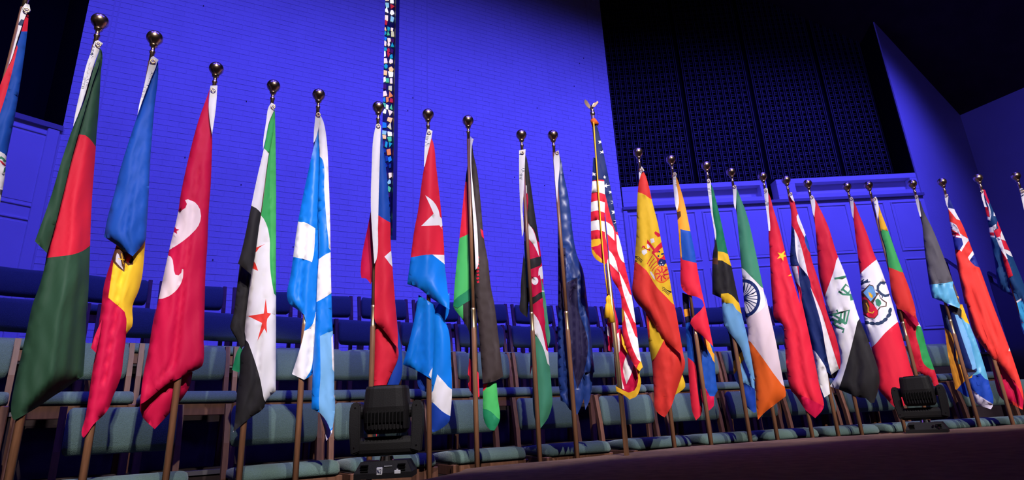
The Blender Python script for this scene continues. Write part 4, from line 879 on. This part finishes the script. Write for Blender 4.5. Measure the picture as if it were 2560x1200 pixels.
# 18: red, white, black with green script
f = flag_thing((2019, 459), 'red, white and black flag with green script')
SCR = [[(485, 252), (510, 248), (562, 238)], [(512, 335), (540, 355), (590, 358), (596, 395)], [(530, 330), (560, 290), (585, 318), (575, 350)], [(540, 322), (572, 348)], [(455, 490), (510, 478), (500, 455)], [(510, 478), (582, 458), (560, 548)], [(480, 490), (535, 520), (560, 548)], [(468, 512), (530, 545)], [(530, 470), (520, 548)], [(555, 465), (545, 545)], [(462, 540), (548, 582), (538, 606)], [(482, 552), (500, 530)], [(455, 465), (448, 478)], [(510, 520), (560, 548)]]
f.layer(f.root, 'cloth', 'i 770,305 785,318 830,400 900,550 970,770 1050,970 1115,1195 T 600,360 640,490 700,640 780,900 775,960 745,1062 720,1062 690,1032 650,1027 580,1002 515,976 455,955 500,880 520,820 500,650 430,420 385,240 370,0 i 815,850 790,500 782,400', 'white',
        [('red', 'i 760,300 790,315 838,400 908,550 974,772 868,1155 T 425,385 375,240 360,0 i 805,850 780,470'), ('black', 'T 645,490 708,640 788,900 780,1000 748,1072 690,1040 650,1035 513,977 560,830 610,640')] + [('seagreen', line(s, 13, 'T')) for s in SCR], off=-0.02, prof='b', amp=.8)
heading(f, 'i 748,305 768,290 782,310 792,335 786,475 775,450 760,370', g=(2030, 493), off=-0.05)
# 19: red, white, red with arms and wreath
f = flag_thing((2117, 466), 'red and white flag with a shield and green wreath')
arms = [('brown', 'U 250,495 345,385 400,405 430,500 470,500 500,570 585,630 580,690 500,700 470,740 465,800 420,855 340,850 260,790 240,650'), ('white', 'U 440,560 470,520 495,580 570,640 565,680 490,690 450,740 420,680 400,640'), ('ltblue', 'U 262,500 348,400 395,415 440,535 365,620'), ('gold', 'U 330,490 365,505 395,545 385,575 360,560 345,540'), ('red', 'U 245,530 360,628 460,745 455,800 410,845 340,835 262,780'), ('brown', 'U 265,590 320,600 350,680 340,760 300,790 270,720'), ('gold', line([(300, 640), (330, 700), (330, 760), (390, 780), (410, 750)], 14, 'U')), ('seagreen', 'U 425,600 460,580 500,610 510,650 480,695 440,670'),
        ('bluegrey', line([(215, 395), (270, 360), (330, 340)], 34, 'U')), ('bluegrey', line([(280, 370), (325, 315)], 12, 'U')), ('bluegrey', line([(295, 362), (358, 350)], 12, 'U')), ('bluegrey', line([(245, 350), (275, 318)], 12, 'U')),
        ('bluegrey', line([(555, 375), (500, 365), (462, 410), (462, 470), (510, 520), (560, 545), (605, 535)], 36, 'U')), ('bluegrey', line([(430, 460), (470, 490)], 14, 'U')), ('bluegrey', line([(520, 570), (530, 530)], 14, 'U'))]
for x, y, a_ in ((310, 905, .35), (385, 920, .1), (460, 922, 0), (512, 905, -.4), (560, 870, -.6), (610, 810, -.8), (628, 745, -1.3)): arms.append(('bluegrey', ellip(x, y, 42, 25, 'U', 12, a_)))
f.layer(f.root, 'cloth', 'i 1105,335 1118,350 1150,430 1220,600 1300,820 U 480,120 590,420 700,780 735,890 l 350,380 400,560 425,640 400,760 355,862 310,896 265,872 200,800 150,742 130,600 90,410 45,250 20,100 U 270,850 250,700 220,270 190,0 i 1150,800 1120,560', 'red',
        [('white', 'U 210,268 330,140 452,42 490,120 600,420 710,780 742,890 560,1050 425,1205 l 85,412 35,250 10,100 U 260,850 240,700')] + arms, off=-0.03, prof='e', amp=.9)
heading(f, 'i 1080,318 1095,305 1109,318 1113,350 1113,490 1102,465 1086,370', g=(2129, 497), off=-0.045)
# 20: yellow, green, red
f = flag_thing((2171, 463), 'yellow, green and red striped flag behind the turned stage light')
f.layer(f.root, 'back_corner', 'l 405,540 465,612 428,626', 'yellow', off=0.05, prof='e', back=False)
f.layer(f.root, 'lower_cloth', 'l 285,60 330,105 390,175 440,235 462,205 482,245 530,420 600,620 660,838 648,852 600,760 560,640 515,632 470,600 420,600 385,450 340,280 290,120', 'red', [('green', 'l 455,225 468,200 490,245 605,605 508,540 468,400 440,290'), ('white', 'l 450,240 468,198 486,246'), ('brown', 'l 262,0 290,60 345,300 322,262 270,80')], off=0.015, prof='d', amp=.8)
f.layer(f.root, 'cloth', 'V 130,98 140,130 160,190 230,370 310,600 370,760 430,920 485,1120 l 440,140 466,225 445,242 390,182 330,112 295,100 V 310,1080 270,1000 240,800 230,700 200,520 160,380 138,250 135,180', 'orangered', [('gold', 'V 120,90 145,130 168,190 240,372 178,350 165,400 128,250'), ('lgreen', 'V 170,350 236,370 370,760 228,702 190,520'), ('crimson', 'l 300,102 350,112 420,160 470,228 445,248 390,188 330,116')], off=-0.035, prof='e', amp=.9)
heading(f, 'V 84,62 108,42 122,62 132,95 140,180 126,255 112,190', marks=scrib('V', ((102, 90), (112, 140)), 18, 3), g=(2187, 497), off=-0.05)
# 21: grey-black, light blue, gold
f = flag_thing((2281, 459), 'dark grey and light blue flag with gold, beside the red ensign')
f.layer(f.root, 'back_fold', 'X 258,0 350,20 420,240 430,560 500,600 530,700 535,870 518,872 425,805 405,800 370,640 330,430 300,200', 'orange', [('bluegrey', 'X 245,-10 360,10 405,260 410,565 398,520 380,300 295,190'), ('royal', 'X 418,800 505,712 545,870 515,885')], off=0.06, prof='e', amp=.6, back=False)
f.layer(f.root, 'right_fold', 'X 430,0 472,5 540,190 600,340 690,620 735,780 762,870 756,960 740,987 600,930 585,900 540,760 520,700 600,640 560,560 480,300 440,100', 'aqua', [('gold', 'X 440,-10 480,0 552,200 500,168 450,90'), ('royal', 'X 515,700 640,650 745,785 772,870 760,945 700,922 625,850 545,790'), ('lav', 'X 560,800 650,870 770,945 745,998 590,935'), ('gold', 'X 490,590 608,628 560,692 510,702')], off=0.05, prof='d', back=False)
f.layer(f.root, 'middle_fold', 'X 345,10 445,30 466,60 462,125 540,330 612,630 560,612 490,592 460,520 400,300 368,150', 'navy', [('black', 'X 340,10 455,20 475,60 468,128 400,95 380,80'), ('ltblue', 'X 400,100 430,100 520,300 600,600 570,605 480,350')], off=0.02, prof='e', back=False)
f.layer(f.root, 'cloth', 'V 510,58 525,85 560,180 640,340 760,640 830,830 885,980 902,1050 896,1092 760,1037 640,992 625,940 600,780 570,560 545,300 533,200', 'grey', [('aqua', 'V 610,868 720,858 820,843 905,1098 760,1045 632,1000'), ('gold', 'V 868,978 895,975 915,1040 900,1060')], off=-0.035, prof='d', amp=.9)
heading(f, 'V 474,38 492,25 506,35 515,90 536,228 525,232 495,130', g=(2291, 492), off=-0.05)
# 22: red ensign
f = flag_thing((2355, 455), 'red ensign flag with a crossed red, white and blue canton')
f.layer(f.root, 'back_cloth', 'X 740,490 900,650 1000,780 1046,900 1036,992 950,946 880,917 820,862 780,740', 'crimson', [('orangered', 'X 940,905 1048,985 1036,1000 945,955')], off=0.05, prof='e', back=False)
f.layer(f.root, 'cloth', 'W 112,188 128,210 180,330 250,460 340,690 420,890 530,1195 X 860,270 960,550 1045,850 1046,905 1000,792 900,662 830,572 740,487 640,370 580,280 510,0 W 270,1195 200,850 170,650 130,440 114,300', 'orangered',
        [('ensign', 'W 105,190 135,210 190,330 165,320 110,297'), ('crimson', 'W 125,205 140,220 200,350 215,380 180,340'), ('white', 'W 105,296 165,320 248,448 220,432 145,345'), ('white', 'W 185,330 200,350 258,462 240,450'), ('white', 'W 120,425 190,458 228,545 200,532 125,475'), ('ensign', 'W 125,455 150,470 160,485 130,490'), ('white', 'W 138,525 236,543 302,600 238,710 222,692 256,640 240,582 145,562'), ('red', 'W 140,528 205,532 230,560 145,555'), ('ensign', 'W 140,568 240,582 256,640 222,695 160,662'), ('white', 'W 352,690 364,732 315,795 299,762'), ('ensign', 'W 358,728 425,895 335,815 315,792'), ('white', 'X 883,358 925,445 905,442')], off=-0.03, prof='d', amp=.9)
heading(f, 'W 78,178 100,168 116,190 112,235 113,305 96,270', g=(2366, 488), off=-0.05)
# 23: blue ensign
f = flag_thing((2445, 445), 'dark blue ensign flag with a crossed red, white and blue canton near the right edge')
f.layer(f.root, 'cloth', 'W 438,125 460,130 475,175 560,380 640,580 720,760 830,1030 900,1250 930,1500 880,1560 820,1480 770,1230 720,1080 690,975 690,1090 650,1092 590,1042 555,830 515,600 480,400 455,280 425,170', 'oceanblue',
        [('white', 'W 420,165 440,150 475,290 455,290'), ('crimson', 'W 435,120 465,130 480,200 500,300 470,220'), ('white', 'W 463,222 490,260 518,370 510,408 490,300'), ('red', 'W 450,288 488,292 502,382 462,378'), ('white', 'W 462,376 505,386 512,418 475,412'), ('white', 'W 528,320 548,345 556,385 540,375'), ('red', 'W 545,375 575,385 612,470 620,540 590,500'), ('white', 'W 480,488 530,478 542,530 485,532'), ('white', 'W 528,472 562,450 568,490 542,512'), ('red', 'W 485,530 540,528 552,572 500,556'), ('white', 'W 500,555 552,560 552,576 510,570'), ('red', 'W 540,512 600,482 612,602 570,575'), ('white', 'W 600,508 628,540 668,612 610,592'), ('white', 'W 563,580 600,568 672,778 655,785 605,685'), ('red', 'W 605,690 668,785 722,932 680,955 640,830'), ('red', 'W 612,595 665,615 706,705 640,682'), ('white', 'W 638,684 706,714 728,765 655,722'), ('cyan', 'W 750,1182 800,1150 880,1300 940,1510 870,1580 810,1480'), ('white', 'W 745,1180 800,1145 805,1160 755,1195')], off=-0.03, prof='f', amp=1.0)
heading(f, 'W 424,152 436,128 446,150 450,200 468,290 455,290', g=(2455, 478), off=-0.05)
# 24: last flag, only its heading strip in view
f = flag_thing((2540, 440), 'flag at the far right edge showing only its white heading strip and ball')
f.layer(f.root, 'cloth', 'W 818,128 850,200 920,450 1020,800 1080,1200 1020,1520 960,1450 910,1000 860,600 826,320', 'blue', [], off=-0.02, prof='a')
heading(f, 'W 783,120 805,112 826,125 832,310 828,330 800,205', marks=[([(800, 140), (812, 132), (816, 150), (804, 160)], 5, 'W'), ([(800, 180), (812, 172), (810, 200)], 4, 'W')], g=(2556, 478), off=-0.04)
